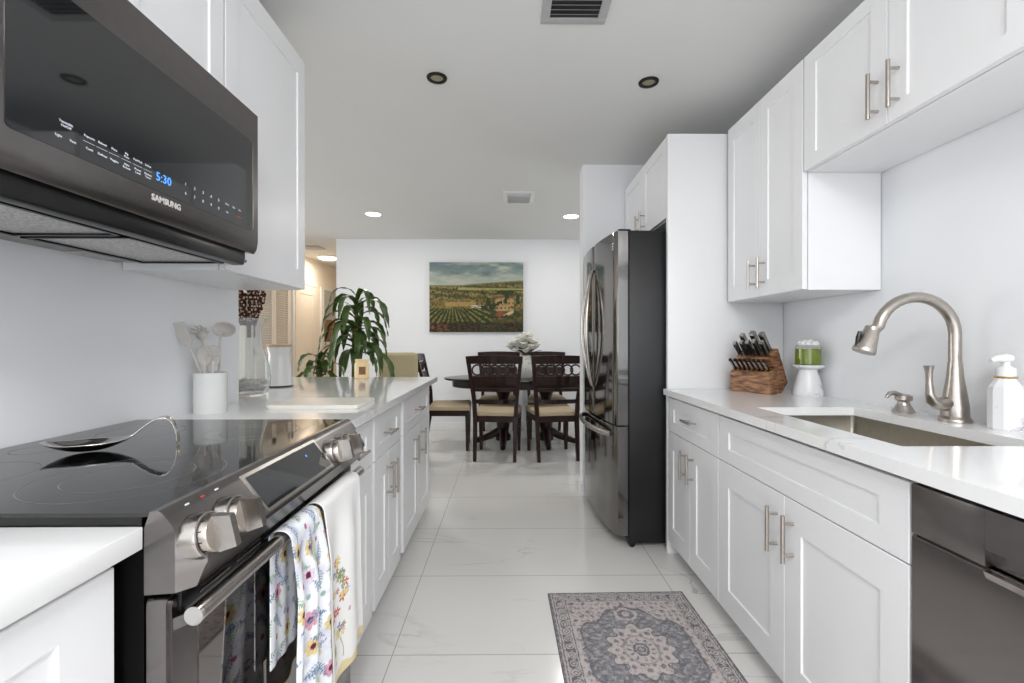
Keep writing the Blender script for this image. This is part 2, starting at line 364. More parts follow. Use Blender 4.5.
# ================================================================= CABINETS
def pull(mb, X, d, y, z0, z1, r=.0062):           # vertical bar pull on a face looking along d
    xb = X+d*.034
    mb.cyl((xb, y, z0), (xb, y, z1), r, n=14)
    for z in (z0+.025, z1-.025): mb.cyl((X, y, z), (xb, y, z), r*.8, n=10)
    return mb
def pull_h(mb, X, d, y0, y1, z, r=.0062):
    xb = X+d*.034
    mb.cyl((xb, y0, z), (xb, y1, z), r, n=14)
    for y in (y0+.02, y1-.02): mb.cyl((X, y, z), (xb, y, z), r*.8, n=10)
    return mb
def cabinet(name, label, cat, X, d, back, y0, y1, z0, z1, fronts, toe=True, group=None):
    """X = door face plane; fronts = list of (kind, y0,y1,z0,z1,ry,rz, handle) ; handle = ('v',y,z0,z1)/('h',y0,y1,z)"""
    root = thing(name, label, cat, ((X+back)/2, (y0+y1)/2, z0), group=group)
    c = MB(); xf = X-d*.022
    if toe:
        c.box(xf, back, y0, y1, .078, z1); c.box(X-d*.075, back, y0, y1, 0, .080)
    else: c.box(xf, back, y0, y1, z0, z1)
    c.build('carcass', M_cab, root)
    for (k, a, b_, p, q, ry, rz, h) in fronts:
        g = .0016
        dr = MB().shaker(X, d, a+g, b_-g, p+g, q-g, ry, rz).build(k, M_cab, root)
        if h:
            m = MB()
            if h[0] == 'v': pull(m, X, d, h[1], h[2], h[3])
            else: pull_h(m, X, d, h[1], h[2], h[3])
            m.build('handle', M_nick, dr, label='brushed nickel bar handle')
    return root
XF = .885; GAP = .684; DT = .868
cabinet('base_cabinet', 'white shaker base cabinet beside the fridge, one drawer over two doors', 'cabinet', XF, -1, XR-.003, 1.905, 2.508, 0, .880,
        [('drawer', 1.906, 2.505, GAP, DT, .078, .055, ('h', 2.12, 2.235, .786)),
         ('door', 2.205, 2.505, .077, GAP, .07, .09, ('v', 2.245, .49, .633)), ('door', 1.906, 2.205, .077, GAP, .07, .09, ('v', 2.165, .49, .633))])
cabinet('sink_cabinet', 'white shaker base cabinet under the sink with wide false drawer front', 'cabinet', XF, -1, XR-.003, .992, 1.9035, 0, .680,
        [('false_front', .994, 1.902, GAP, DT, .082, .055, None),
         ('door', 1.447, 1.902, .077, GAP, .08, .095, ('v', 1.488, .488, .636)), ('door', .994, 1.447, .077, GAP, .078, .095, ('v', 1.402, .488, .636))])
cabinet('base_cabinet', 'white shaker base cabinet past the dishwasher, at the near end of the sink counter', 'cabinet', XF, -1, XR-.003, -.55, .372, 0, .880,
        [('drawer', -.548, .370, GAP, DT, .078, .055, ('h', -.15, -.03, .786)), ('door', -.09, .370, .077, GAP, .078, .09, ('v', -.045, .49, .633)), ('door', -.548, -.09, .077, GAP, .078, .09, ('v', -.135, .49, .633))])
# tall refrigerator end panel and cabinet above the fridge
tag(MB().box(.884, XR-.003, 2.512, 2.540, 0, 2.325, .0015).build('fridge_end_panel', M_cab), 'tall plain white end panel between the fridge and the sink counter', 'panel')
cabinet('upper_cabinet', 'white shaker cabinet above the fridge, two short doors', 'cabinet', .886, -1, XR-.003, 2.543, 3.448, 1.865, 2.325,
        [('door', 2.995, 3.446, 1.867, 2.323, .065, .065, ('v', 3.045, 1.895, 2.015)), ('door', 2.545, 2.995, 1.867, 2.323, .065, .065, ('v', 2.945, 1.895, 2.015))], toe=False)
XU = 1.206
cabinet('upper_cabinet', 'white shaker wall cabinet over the knife block, two tall narrow doors', 'cabinet', XU, -1, XR-.003, 1.851, 2.490, 1.388, 2.334,
        [('door', 2.170, 2.488, 1.389, 2.333, .062, .075, ('v', 2.213, 1.43, 1.57)), ('door', 1.853, 2.170, 1.389, 2.333, .062, .075, ('v', 2.130, 1.43, 1.57))], toe=False)
cabinet('upper_cabinet', 'white shaker wall cabinet over the sink, short pair of doors with handles', 'cabinet', XU, -1, XR-.003, 1.020, 1.8485, 1.867, 2.334,
        [('door', 1.437, 1.847, 1.868, 2.333, .068, .055, ('v', 1.474, 1.90, 2.046)), ('door', 1.022, 1.437, 1.868, 2.333, .068, .055, ('v', 1.395, 1.90, 2.046))], toe=False)
cabinet('upper_cabinet', 'white shaker wall cabinet nearest the camera above the dishwasher', 'cabinet', XU, -1, XR-.003, .20, 1.0175, 1.867, 2.334,
        [('door', .61, 1.016, 1.868, 2.333, .068, .055, ('v', .65, 1.90, 2.046)), ('door', .202, .61, 1.868, 2.333, .068, .055, ('v', .57, 1.90, 2.046))], toe=False)
# left base cabinets
XLF = -.542
cabinet('base_cabinet', 'white shaker base cabinet in the near left corner before the range', 'cabinet', XLF, 1, XL+.003, -.10, .640, 0, .880,
        [('drawer', -.098, .633, .684, .868, .078, .055, ('h', .20, .34, .775)), ('door', .268, .633, .077, .684, .078, .09, ('v', .31, .49, .633)), ('door', -.098, .268, .077, .684, .078, .09, ('v', .225, .49, .633))])
cabinet('base_cabinet', 'narrow white shaker base cabinet directly past the range, one drawer and one door', 'cabinet', XLF, 1, XL+.003, 1.432, 1.84, 0, .880,
        [('drawer', 1.436, 1.82, .684, .868, .07, .055, ('h', 1.555, 1.67, .775)), ('door', 1.436, 1.82, .077, .684, .07, .09, None)])
cabinet('base_cabinet', 'middle white shaker base cabinet of the peninsula, narrow pair of doors', 'cabinet', XLF, 1, XL+.003, 1.8425, 2.345, 0, .880,
        [('drawer', 1.85, 2.30, .684, .868, .07, .055, ('h', 1.98, 2.10, .775)), ('door', 1.85, 2.07, .077, .684, .06, .09, ('v', 2.033, .48, .64)), ('door', 2.07, 2.30, .077, .684, .06, .09, ('v', 2.105, .48, .64))])
cabinet('base_cabinet', 'white shaker base cabinet at the dining end of the peninsula', 'cabinet', XLF, 1, XL+.003, 2.3475, 3.215, 0, .880,
        [('drawer', 2.36, 3.14, .684, .868, .08, .055, ('h', 2.64, 2.80, .775)), ('door', 2.36, 2.75, .077, .684, .07, .09, ('v', 2.60, .48, .64)), ('door', 2.75, 3.14, .077, .684, .07, .09, ('v', 2.82, .48, .64))])
struct('wall_peninsula', MB().box(-1.30, XL-.001, 1.980, 3.215, 0, .880), M_wall)
XUL = -.855
cabinet('upper_cabinet', 'white shaker wall cabinet past the microwave, single tall door', 'cabinet', XUL, 1, XL+.003, 1.384, 1.929, 1.392, 2.350,
        [('door', 1.386, 1.927, 1.393, 2.349, .062, .075, None)], toe=False)
cabinet('upper_cabinet', 'white shaker cabinet above the microwave, two short doors', 'cabinet', XUL, 1, XL+.003, .615, 1.381, 1.872, 2.350,
        [('door', .999, 1.380, 1.873, 2.349, .062, .062, None), ('door', .617, .999, 1.873, 2.349, .062, .062, None)], toe=False)

# ================================================================= COUNTERTOPS
CT = .914; CB = .882
def slab_hole(x0, x1, y0, y1, hx0, hx1, hy0, hy1):
    m = MB()
    o = [(x0, y0), (x1, y0), (x1, y1), (x0, y1)]; h = [(hx0, hy0), (hx1, hy0), (hx1, hy1), (hx0, hy1)]
    vs = [(*p, CT) for p in o]+[(*p, CT) for p in h]+[(*p, CB) for p in o]+[(*p, CB) for p in h]
    fs = []
    for a in range(4):
        b_ = (a+1) % 4
        fs += [(a, b_, 4+b_, 4+a), (8+a, 12+a, 12+b_, 8+b_), (a, 8+a, 8+b_, b_), (4+a, 4+b_, 12+b_, 12+a)]
    m._new(vs, fs); return m
SX0, SX1, SY0, SY1 = .988, 1.377, 1.132, 1.80
tag(slab_hole(.860, XR-.001, -.55, 2.511, SX0, SX1, SY0, SY1).build('countertop', M_quartz), 'white veined quartz countertop along the right wall holding the sink', 'countertop')
tag(MB().prism([(XL+.001, 1.428), (-.517, 1.428), (-.517, 3.34), (-1.56, 3.34), (-1.56, 1.985), (XL+.001, 1.985)], 'z', CB, CT).build('countertop', M_quartz),
    'white quartz peninsula countertop running from the range towards the dining area', 'countertop')
tag(MB().box(XL+.001, -.5205, -.10, .653, CB, CT, .0015).build('countertop', M_quartz), 'short white quartz countertop in the near left corner before the range', 'countertop')
# sink
sk = thing('kitchen_sink', 'undermount brushed stainless steel sink set in the right counter', 'sink', ((SX0+SX1)/2, (SY0+SY1)/2, .69))
m = MB(); a = .006
def bowl_rect(x0, x1, y0, y1, z, r=.03):
    pts = []
    for cx, cy, a0 in ((x1-r, y1-r, 0), (x0+r, y1-r, 90), (x0+r, y0+r, 180), (x1-r, y0+r, 270)):
        for k in range(5): an = math.radians(a0+k*22.5); pts.append((cx+r*math.cos(an), cy+r*math.sin(an), z))
    return pts
rings = [bowl_rect(SX0-.02, SX1+.02, SY0-.02, SY1+.02, .8815, .03), bowl_rect(SX0-a, SX1+a, SY0-a, SY1+a, .8815, .02), bowl_rect(SX0-a, SX1+a, SY0-a, SY1+a, .72, .02),
         bowl_rect(SX0+.01, SX1-.01, SY0+.01, SY1-.01, .695, .03), bowl_rect(1.14, 1.22, 1.43, 1.51, .690, .035)]
n = 20; vs = [p for r in rings for p in r]; fs = [(i*n+k, i*n+(k+1) % n, (i+1)*n+(k+1) % n, (i+1)*n+k) for i in range(4) for k in range(n)]+[tuple(range(4*n, 5*n))]
m._new(vs, fs); m.build('basin', M_sink, sk, smooth=40)
MB().lathe([(.0001, .691), (.025, .691), (.038, .696), (.040, .699), (.030, .699), (.028, .695), (.001, .694)], (1.18, 1.47, 0)).build('drain', M_chrome, sk)

# ================================================================= FAUCET, DISPENSER, SOAP BOTTLE
fx, fy = 1.461, 1.474
fc = thing('kitchen_faucet', 'brushed nickel gooseneck pull-down faucet behind the sink', 'faucet', (fx, fy, CT))
MB().lathe([(.0001, CT), (.042, CT), (.043, CT+.006), (.041, CT+.012), (.036, CT+.016), (.0355, CT+.05), (.0285, CT+.10), (.022, CT+.145), (.0185, CT+.19), (.018, CT+.196), (.0001, CT+.196)], (fx, fy, 0)).build('base', M_nick, fc)
pth = [(fx, fy, CT+.19), (fx, fy, 1.16), (fx, fy, 1.20)]
for k in range(1, 15):
    an = PI*k/14*.93; pth.append((1.333+.128*math.cos(an), fy, 1.20+.121*math.sin(an)))
pth.append((1.187, fy, 1.21))
MB().tube(pth, .0172, 20).build('gooseneck_spout', M_nick, fc)
sh = MB(); sd = Vector((-.032, 0, -.082)).normalized(); p0 = Vector((1.190, fy, 1.222))
sh.lathe([(.0001, 0), (.0205, 0), (.0215, .004), (.0205, .010), (.022, .014), (.032, .074), (.0335, .080), (.032, .086), (.026, .086), (.0001, .084)], p0, ax=sd)
hd = sh.build('spray_head', M_nick, fc)
q = p0+sd*.045+Vector((-.030, 0, .010)); MB().tube([q+Vector((0.004, 0, .020)), q, q+Vector((-.006, 0, -.028))], [.005, .008, .006], 10).build('spray_button', M_black, hd, label='small black spray button')
lv = MB(); lv.tube([(fx-.005, fy, CT+.062), (fx-.045, fy, CT+.058), (fx-.060, fy, CT+.060), (fx-.075, fy, CT+.070), (fx-.083, fy, CT+.092), (fx-.085, fy, CT+.13), (fx-.086, fy, CT+.165), (fx-.087, fy, CT+.184)],
        [.022, .0225, .020, .017, .0125, .009, .0105, .0145], 18)
lv.build('handle', M_nick, fc)
MB().lathe([(.0365, -.003), (.0385, 0), (.0365, .003)], (fx, fy, CT+.016), cap=False).build('base_ring', M_nick, fc)
sx_, sy_ = 1.465, 1.672
sd_ = thing('soap_dispenser', 'small brushed nickel soap dispenser pump beside the faucet', 'dispenser', (sx_, sy_, CT))
MB().lathe([(.0001, CT), (.034, CT), (.035, CT+.004), (.030, CT+.012), (.022, CT+.026), (.018, CT+.036), (.018, CT+.040), (.027, CT+.048), (.026, CT+.062), (.018, CT+.066), (.0001, CT+.067)], (sx_, sy_, 0)).build('pump_body', M_nick, sd_)
MB().tube([(sx_, sy_, CT+.058), (sx_-.035, sy_, CT+.072), (sx_-.052, sy_, CT+.070), (sx_-.064, sy_, CT+.056)], [.010, .009, .008, .006], 12).build('spout', M_nick, sd_)
bx_, by_ = 1.481, 1.340
bt = thing('soap_bottle', 'white marble soap pump bottle at the right edge near the faucet', 'bottle', (bx_, by_, CT))
m = MB(); n8 = []
m.lathe([(.0001, CT), (.037, CT), (.040, CT+.006), (.040, CT+.112), (.037, CT+.128), (.026, CT+.145), (.022, CT+.154), (.0001, CT+.154)], (bx_, by_, 0), n=10)
m.build('bottle_body', M_marble, bt, smooth=20)
MB().lathe([(.0245, CT+.1545), (.026, CT+.157), (.0245, CT+.1595)], (bx_, by_, 0)).build('neck_band', M_gold, bt)
m = MB(); m.lathe([(.0001, CT+.159), (.0225, CT+.159), (.0225, CT+.183), (.012, CT+.190), (.009, CT+.192), (.009, CT+.205), (.0001, CT+.205)], (bx_, by_, 0))
m.tube([(bx_+.012, by_, CT+.212), (bx_-.005, by_, CT+.213), (bx_-.030, by_, CT+.211), (bx_-.046, by_, CT+.205)], [.013, .014, .009, .006], 12)
m.build('pump', M_ceram, bt)

# candle on pedestal
cx_, cy_ = 1.458, 2.20
pd = thing('pedestal', 'white marble hourglass pedestal under the green candle', 'candle holder', (cx_, cy_, CT))
MB().lathe([(.0001, CT), (.064, CT), (.066, CT+.006), (.063, CT+.03), (.048, CT+.09), (.040, CT+.116), (.042, CT+.126), (.064, CT+.134), (.069, CT+.140), (.069, CT+.148), (.0001, CT+.148)], (cx_, cy_, 0)).build('stand', M_marble, pd)
zc = CT+.1485
cd = thing('candle_jar', 'green glass candle jar with a clear knobbed lid on the marble pedestal', 'candle', (cx_, cy_, zc))
MB().lathe([(.0001, zc), (.052, zc), (.055, zc+.004), (.055, zc+.078), (.0001, zc+.070)], (cx_, cy_, 0)).build('jar', M_green, cd)
MB().lathe([(.0550, zc+.0785), (.0555, zc+.082), (.050, zc+.088), (.050, zc+.094), (.046, zc+.095), (.046, zc+.080), (.0001, zc+.0790)], (cx_, cy_, 0)).build('jar_rim', M_vglass, cd)
m = MB()
for k in range(9):
    an = k*2*PI/9; m.ball((cx_+.034*math.cos(an), cy_+.034*math.sin(an), zc+.104), .0115)
for k in range(4):
    an = k*PI/2; m.ball((cx_+.014*math.cos(an), cy_+.014*math.sin(an), zc+.110), .012)
m.lathe([(.0001, zc+.0955), (.048, zc+.0955), (.046, zc+.100), (.0001, zc+.101)], (cx_, cy_, 0))
m.build('lid', M_ceram, cd)

# ================================================================= KNIFE BLOCK
KB = (1.288, 2.340, CT); KR = math.radians(30)
kb = thing('knife_block', 'acacia wood knife block with two leaning sections beside the fridge panel', 'knife block', KB, rz=KR)
MB().prism([(-.070, 0), (-.004, 0), (-.004, .125), (-.024, .128), (-.070, .100)], 'y', -.105, .105).build('steak_knife_base', M_wood, kb, smooth=0, local=True)
MB().prism([(-.002, .0), (.062, .0), (.118, .050), (.030, .225), (-.040, .175), (-.002, .130)], 'y', -.090, .095).build('large_knife_block', M_wood, kb, smooth=0, local=True)
def knife(mb, dirv, ln, w):
    dv = Vector(dirv).normalized(); p = Vector((0, 0, 0))
    mb.mi = 0; mb.bar(p+dv*.010, p+dv*ln, w, w*1.2, w*1.1, w*1.35, side=(0, 1, 0))
    mb.mi = 1; mb.bar(p+dv*.0015, p+dv*.012, w*1.05, w*1.3, side=(0, 1, 0)); mb.bar(p+dv*ln, p+dv*(ln+.010), w*1.15, w*1.42, side=(0, 1, 0))
    mb.bar(p+dv*.012+Vector((0, -w*.51, 0)), p+dv*ln+Vector((0, -w*.54, 0)), w*.08, w*.9, side=(0, 1, 0))
KM = Matrix.Translation(KB) @ Matrix.Rotation(KR, 4, 'Z')
proto = None
for i in range(8):
    loc = KM @ Vector((-.047, -.088+i*.025, .1150))
    if proto is None:
        k_ = thing('steak_knife', '', 'knife', loc, rz=KR); kk = MB(); knife(kk, (-.70, 0, .71), .066, .0095)
        kk.build('handle', [M_steel, M_knife], k_, local=True); proto = k_
    else:
        k_ = copy_tree(proto); k_.location = loc
    k_['label'] = 'steel handled steak knife in the lower row of the knife block'; k_['group'] = 'steak knives in the lower row of the knife block'
spots = [(-.026, -.070, .085), (-.026, -.035, .092), (-.026, .0, .088), (-.026, .035, .085), (-.026, .072, .080), (.006, -.060, .105), (.006, -.015, .112), (.006, .045, .100)]
proto = None
for (dx, dy, ln) in spots:
    loc = KM @ Vector((dx, dy, .185+(dx+.026)*.714+.002))
    if proto is None:
        k_ = thing('kitchen_knife', '', 'knife', loc, rz=KR); kk = MB(); knife(kk, (-.62, 0, .78), ln, .015)
        kk.build('handle', [M_knife, M_steel], k_, local=True); proto = k_
    else:
        k_ = copy_tree(proto); k_.location = loc; k_.scale = (ln/.085,)*3
    k_['label'] = 'black handled kitchen knife in the upper section of the knife block'; k_['group'] = 'large knives in the upper section of the knife block'

# ================================================================= DISHWASHER
dwt = thing('dishwasher', 'dark stainless dishwasher under the right counter nearest the camera', 'dishwasher', (1.19, .69, 0))
MB().box(.912, 1.50, .380, .985, .06, .870).build('tub', M_black, dwt)
MB().prism([(.908, .10), (.883, .105), (.883, .752), (.889, .758), (.908, .758)], 'y', .379, .986).build('door', M_dw, dwt)
cp = MB(); cp.box(.881, .908, .379, .532, .761, .868, .002); cp.box(.881, .908, .832, .986, .761, .868, .002); cp.box(.881, .908, .532, .832, .793, .868); cp.box(.900, .908, .532, .832, .761, .793)
cp.build('control_panel', M_bss, dwt)
hp = MB(); hp.hexa([(.889, .535, .742), (.8795, .535, .742), (.8795, .829, .742), (.889, .829, .742)], [(.889, .535, .756), (.8735, .535, .756), (.8735, .829, .756), (.889, .829, .756)])
hp.build('pocket_handle', M_chrome, dwt, label='polished curved lip of the pocket handle')
MB().box(.960, .985, .380, .985, 0, .075).build('toe_panel', M_black, dwt)

# ================================================================= FRIDGE
import mathutils
FR = thing('refrigerator', 'black stainless french door refrigerator with a bowed front', 'refrigerator', (.60, 2.56, 0), rz=math.atan(.045/.89))
# local frame: x = depth (0 at front corner), y = 0..W across
Wd = .850; BZ = 1.803
def fb(x0, x1, y0, y1, z0, z1, bev=0): return MB().box(x0, x1, y0, y1, z0, z1, bev)
fb(.085, .76, .0, Wd, .035, BZ, .004).build('body', M_blackside, FR, local=True, label='textured black side')
def bow(y): return .012-.030*(1-((y-Wd/2)/(Wd/2))**2)
def fdoor(y0, y1, z0, z1):
    m = MB(); n = 14; fr = []
    for i in range(n+1):
        y = y0+(y1-y0)*i/n; x = bow(y)
        ed = min(y-y0, y1-y); x += .010*max(0, 1-ed/.012)**2
        fr.append((x, y))
    m.prism(fr+[(.078, y1), (.078, y0)], 'z', z0, z1); return m
D1 = fdoor(.002, Wd/2-.002, .700, BZ-.004).build('door', M_bss_mirror, FR, local=True, smooth=50)
D2 = fdoor(Wd/2+.002, Wd-.002, .700, BZ-.004).build('door', M_bss_mirror, FR, local=True, smooth=50)
D3 = fdoor(.002, Wd-.002, .075, .692).build('freezer_drawer', M_bss_mirror, FR, local=True, smooth=50)
fb(.079, .088, .01, Wd-.01, .05, BZ-.01).build('gasket', M_black, FR, local=True)
for Dp, sgn in ((D1, -1), (D2, 1)):
    m = MB(); P = []
    for k in range(21):
        t = k/20; z = .885+t*.755; s = math.sin(PI*t)
        P.append((bow(Wd/2)-.006-.052*s**.8, Wd/2+sgn*(.012+.042*s), z))
    m.tube(P, [.009+.006*math.sin(PI*k/20) for k in range(21)], 12, flat=1.0); m.build('handle', M_steel, Dp, local=True, label='bowed steel handle')
m = MB(); P = []
for k in range(21):
    t = k/20; y = .07+t*(Wd-.14); s = math.sin(PI*t); P.append((bow(y)-.006-.046*s**.45, y, .640))
m.tube(P, .013, 12, flat=1.2); m.build('handle', M_steel, D3, local=True, label='bowed steel freezer handle')
m = MB(); m.box(-.02, .0, .02, .05, 0, 0.001)
m = MB()
for k in range(3): m.box(bow(.055)-.0012, bow(.055)+.004, .045, .068, 1.700+k*.016, 1.708+k*.016)
m.build('badge', M_print, D1, local=True)
m = MB(); m.box(.03, .10, .02, .07, BZ-.004, BZ+.012, .003); m.build('hinge_cover', M_black, FR, local=True)
m = MB(); m.box(.03, .10, Wd-.07, Wd-.02, BZ-.004, BZ+.012, .003); m.build('hinge_cover', M_black, FR, local=True)
m = MB(); m.box(.10, .74, .03, Wd-.03, .02, .036); m.build('base_grille', M_black, FR, local=True)
for yy in (.035, Wd-.035):
    MB().cyl((.11, yy-.012, .018), (.11, yy+.012, .018), .018, n=16).build('foot', M_black, FR, local=True)
    MB().cyl((.70, yy-.012, .018), (.70, yy+.012, .018), .018, n=16).build('foot', M_black, FR, local=True)

# ================================================================= RANGE
RY0, RY1 = .656, 1.422
rg = thing('range', 'dark stainless slide-in electric range with glass cooktop and front knobs', 'stove', (-.8, 1.035, 0))
MB().box(XL+.010, -.525, RY0+.004, RY1-.004, .03, .905).build('oven_body', M_black, rg)
m = MB(); m.prism([(XL+.012, RY0-.004), (-.520, RY0-.004), (-.506, RY0+.004), (-.506, RY1-.004), (-.520, RY1+.004), (XL+.012, RY1+.004)], 'z', .9275, .9335)
ck = m.build('cooktop', M_cook, rg, smooth=20)
MB().box(XL+.014, -.524, RY0-.001, RY1+.001, .9145, .9275).build('cooktop_trim', M_black, ck)
def ring2(m, x, y, r, w=.0012):
    n = 64; vs = []; 
    for k in range(n):
        a = k*2*PI/n
        vs += [(x+r*math.cos(a), y+r*math.sin(a), .9338), (x+(r+w)*math.cos(a), y+(r+w)*math.sin(a), .9338)]
    m._new(vs, [(2*k, 2*k+1, (2*k+3) % (2*n), (2*k+2) % (2*n)) for k in range(n)])
for (x, y, rr) in ((-.685, .835, (.145, .095)), (-.690, 1.235, (.115, .075)), (-.985, .835, (.095,)), (-.985, 1.235, (.095,)), (-1.06, 1.035, (.045,))):
    m = MB(); [ring2(m, x, y, r) for r in rr]; m.build('burner_mark', M_ring, ck)
# bow-front control panel: cross sections lofted along Y
secs = []; NY = 40
prof = [(-.512, .9345), (-.500, .9355), (-.494, .932)]+[(-.494+.0555*k/8, .932-.070*k/8) for k in range(1, 8)]+[(-.4385, .862), (-.438, .855), (-.447, .845), (-.458, .818), (-.520, .815), (-.520, .910)]
for i in range(NY+1):
    t = i/NY; y = RY0-.002+(RY1-RY0+.004)*t; e_ = min(y-RY0+.002, RY1+.002-y)
    cap_ = -.436-.034*max(0, 1-e_/.022)**2-.006*(2*t-1)**2
    secs.append([(min(px_, cap_), y, pz_) for px_, pz_ in prof])
m = MB(); n = len(prof); m._new([p for s_ in secs for p in s_], [(i*n+k, i*n+(k+1) % n, (i+1)*n+(k+1) % n, (i+1)*n+k) for i in range(NY) for k in range(n)]+[tuple(range(n)), tuple(range(NY*n, NY*n+n))[::-1]])
cpn = m.build('control_panel', M_bss, rg, smooth=28)
# slanted frame of the panel: a along Y, b down the slope
A0 = Vector((-.494, 0, .932)); A1 = Vector((-.4385, 0, .862)); sl = (A1-A0).normalized(); nr = Vector((-sl.z, 0, sl.x)); nr = nr if nr.x > 0 else -nr
def SP(y, s_, h=0.): v = A0+sl*s_+nr*h; return Vector((v.x, y, v.z))
def plate(m, y0, y1, s0, s1, h0, h1): m.hexa([SP(y0, s0, h0), SP(y1, s0, h0), SP(y1, s1, h0), SP(y0, s1, h0)], [SP(y0, s0, h1), SP(y1, s0, h1), SP(y1, s1, h1), SP(y0, s1, h1)])
m = MB(); plate(m, .838, 1.150, .003, .087, -.004, .0015); m.build('display_bezel', M_steel, cpn)
m = MB(); plate(m, .846, 1.142, .010, .081, 0, .0022); dsp = m.build('display_glass', M_bglass, cpn)
text_mesh('display_icon', 'o', .012, M_clock, dsp, SP(1.07, .03, .0024), (0, 1, 0), -sl, .0002)
kax = Vector((.975, 0, .22)).normalized(); kup = Vector((-kax.z, 0, kax.x))
for ky_ in (.690, .763, 1.200, 1.276):
    c0 = Vector((-.458, ky_, .8855))
    kn = MB().lathe([(.0001, -.022), (.0352, -.022), (.0352, .004), (.0335, .009), (.031, .010), (.0305, .008), (.0001, .008)], c0, ax=kax).build('knob', M_steel, rg)
    MB().lathe([(.0001, .0075), (.0290, .0075), (.0290, .018), (.0275, .022), (.0001, .0225)], c0, ax=kax, n=36).build('knob_dial', M_nick, kn)
    m = MB(); cc = c0+kax*.022; hh = .026
    P = lambda a_, s_, h_: cc+Vector((0, a_, 0))+kup*s_+kax*h_
    m.hexa([P(-.009, -.0275, 0), P(.009, -.0275, 0), P(.009, .0275, 0), P(-.009, .0275, 0)], [P(-.0065, -.025, hh), P(.0065, -.025, hh), P(.0065, .022, hh), P(-.0065, .022, hh)])
    m.build('knob_grip', M_steel, kn, smooth=0)
    m = MB()
    for k in range(9):
        a_ = -2.2+k*.55; q = c0+kax*.0125+Vector((0, math.sin(a_)*.0291, 0))+kup*math.cos(a_)*.0291
        m.bar(q-kax*.002, q+kax*.003, .0022, .0010, side=(0, 1, 0))
    m.build('knob_marks', M_black, kn)
for yy in (.70, .735, .77):
    m = MB(); plate(m, yy-.004, yy+.004, .003, .0055, 0, .001); m.build('indicator_mark', M_red if yy == .735 else M_print, cpn)
# vent strip + door
m = MB(); m.box(-.500, -.484, RY0+.022, RY1-.022, .776, .811, .002)
vs_ = m.build('vent_strip', M_black, rg)
m = MB()
for g in range(7):
    y0 = RY0+.06+g*.096
    for zz in (.784, .793, .802): m.box(-.4845, -.4815, y0, y0+.078, zz, zz+.0035, .0008, 1)
m.build('vent_fins', M_bss, vs_)
dy0, dy1 = RY0+.002, RY1-.002
m = MB()
def roundrect(y0, y1, z0, z1, r, n=5):
    P = []
    for cy, cz, a0 in ((y1-r, z1-r, 0), (y0+r, z1-r, 90), (y0+r, z0+r, 180), (y1-r, z0+r, 270)):
        for k in range(n+1): an = math.radians(a0+k*90/n); P.append((cy+r*math.cos(an), cz+r*math.sin(an)))
    return P
m.prism(roundrect(dy0, dy1, .235, .808, .012), 'x', -.520, -.492)
m.prism(roundrect(dy0+.006, dy1-.006, .241, .802, .010), 'x', -.492, -.488)
dr = m.build('oven_door', M_bss, rg)
MB().prism(roundrect(dy0+.062, dy1-.062, .300, .735, .012), 'x', -.4885, -.4865).build('oven_window', M_oglass, dr)
HX, HZ = -.452, .783
m = MB(); m.cyl((HX, RY0+.004, HZ), (HX, RY1-.030, HZ), .0132, n=24)
hb = m.build('handle', M_steel, dr, label='brushed steel towel bar handle')
for yy in (RY0+.004, RY1-.030): MB().cyl((HX, yy-.003, HZ), (HX, yy+.003, HZ), .0136, n=24).build('handle_cap', M_chrome, hb)
for yy in (RY0+.020, RY1-.055): MB().bar((-.489, yy, HZ-.018), (HX, yy, HZ-.002), .022, .016, side=(0, 1, 0)).build('handle_bracket', M_bss, hb)
m = MB().box(-.520, -.490, dy0, dy1, .06, .228, .004); m.build('storage_drawer', M_bss, rg)
for yy in (RY0+.05, RY1-.05):
    for xx in (-1.10, -.57): MB().cyl((xx, yy, 0), (xx, yy, .032), .016, n=16).build('foot', M_black, rg)

# ================================================================= TOWELS
def towel_surf(y0, y1, front, back, wav, ph, flare=.0):
    R = .0185
    L0 = front; L1 = PI*R; L2 = back; T = L0+L1+L2
    def f(u, v):     # u across, v along: 0 = front hem
        s_ = v*T; gather = 1.0
        if s_ < L0:
            hdist = L0-s_; k = min(1, hdist/.12)
            yc = (y0+y1)/2; y = yc+(u-.5)*(y1-y0)*(1+flare*hdist/front)
            return Vector((HX+R+.004+.010*k*(1+math.sin(u*wav*2*PI+ph))*.9+.012*hdist, y+.004*math.sin(hdist*14+ph), HZ-hdist))
        y = y0+(y1-y0)*u
        if s_ < L0+L1:
            a = (s_-L0)/R; return Vector((HX+R*math.cos(a)+.004*math.cos(a), y, HZ+R*math.sin(a)))
        hdist = s_-L0-L1
        return Vector((HX-R-.001+.0015*math.sin(u*20), y, HZ-hdist))
    return f, T
def fl(p, c, r): return math.hypot(p[0]-c[0], p[1]-c[1]) < r
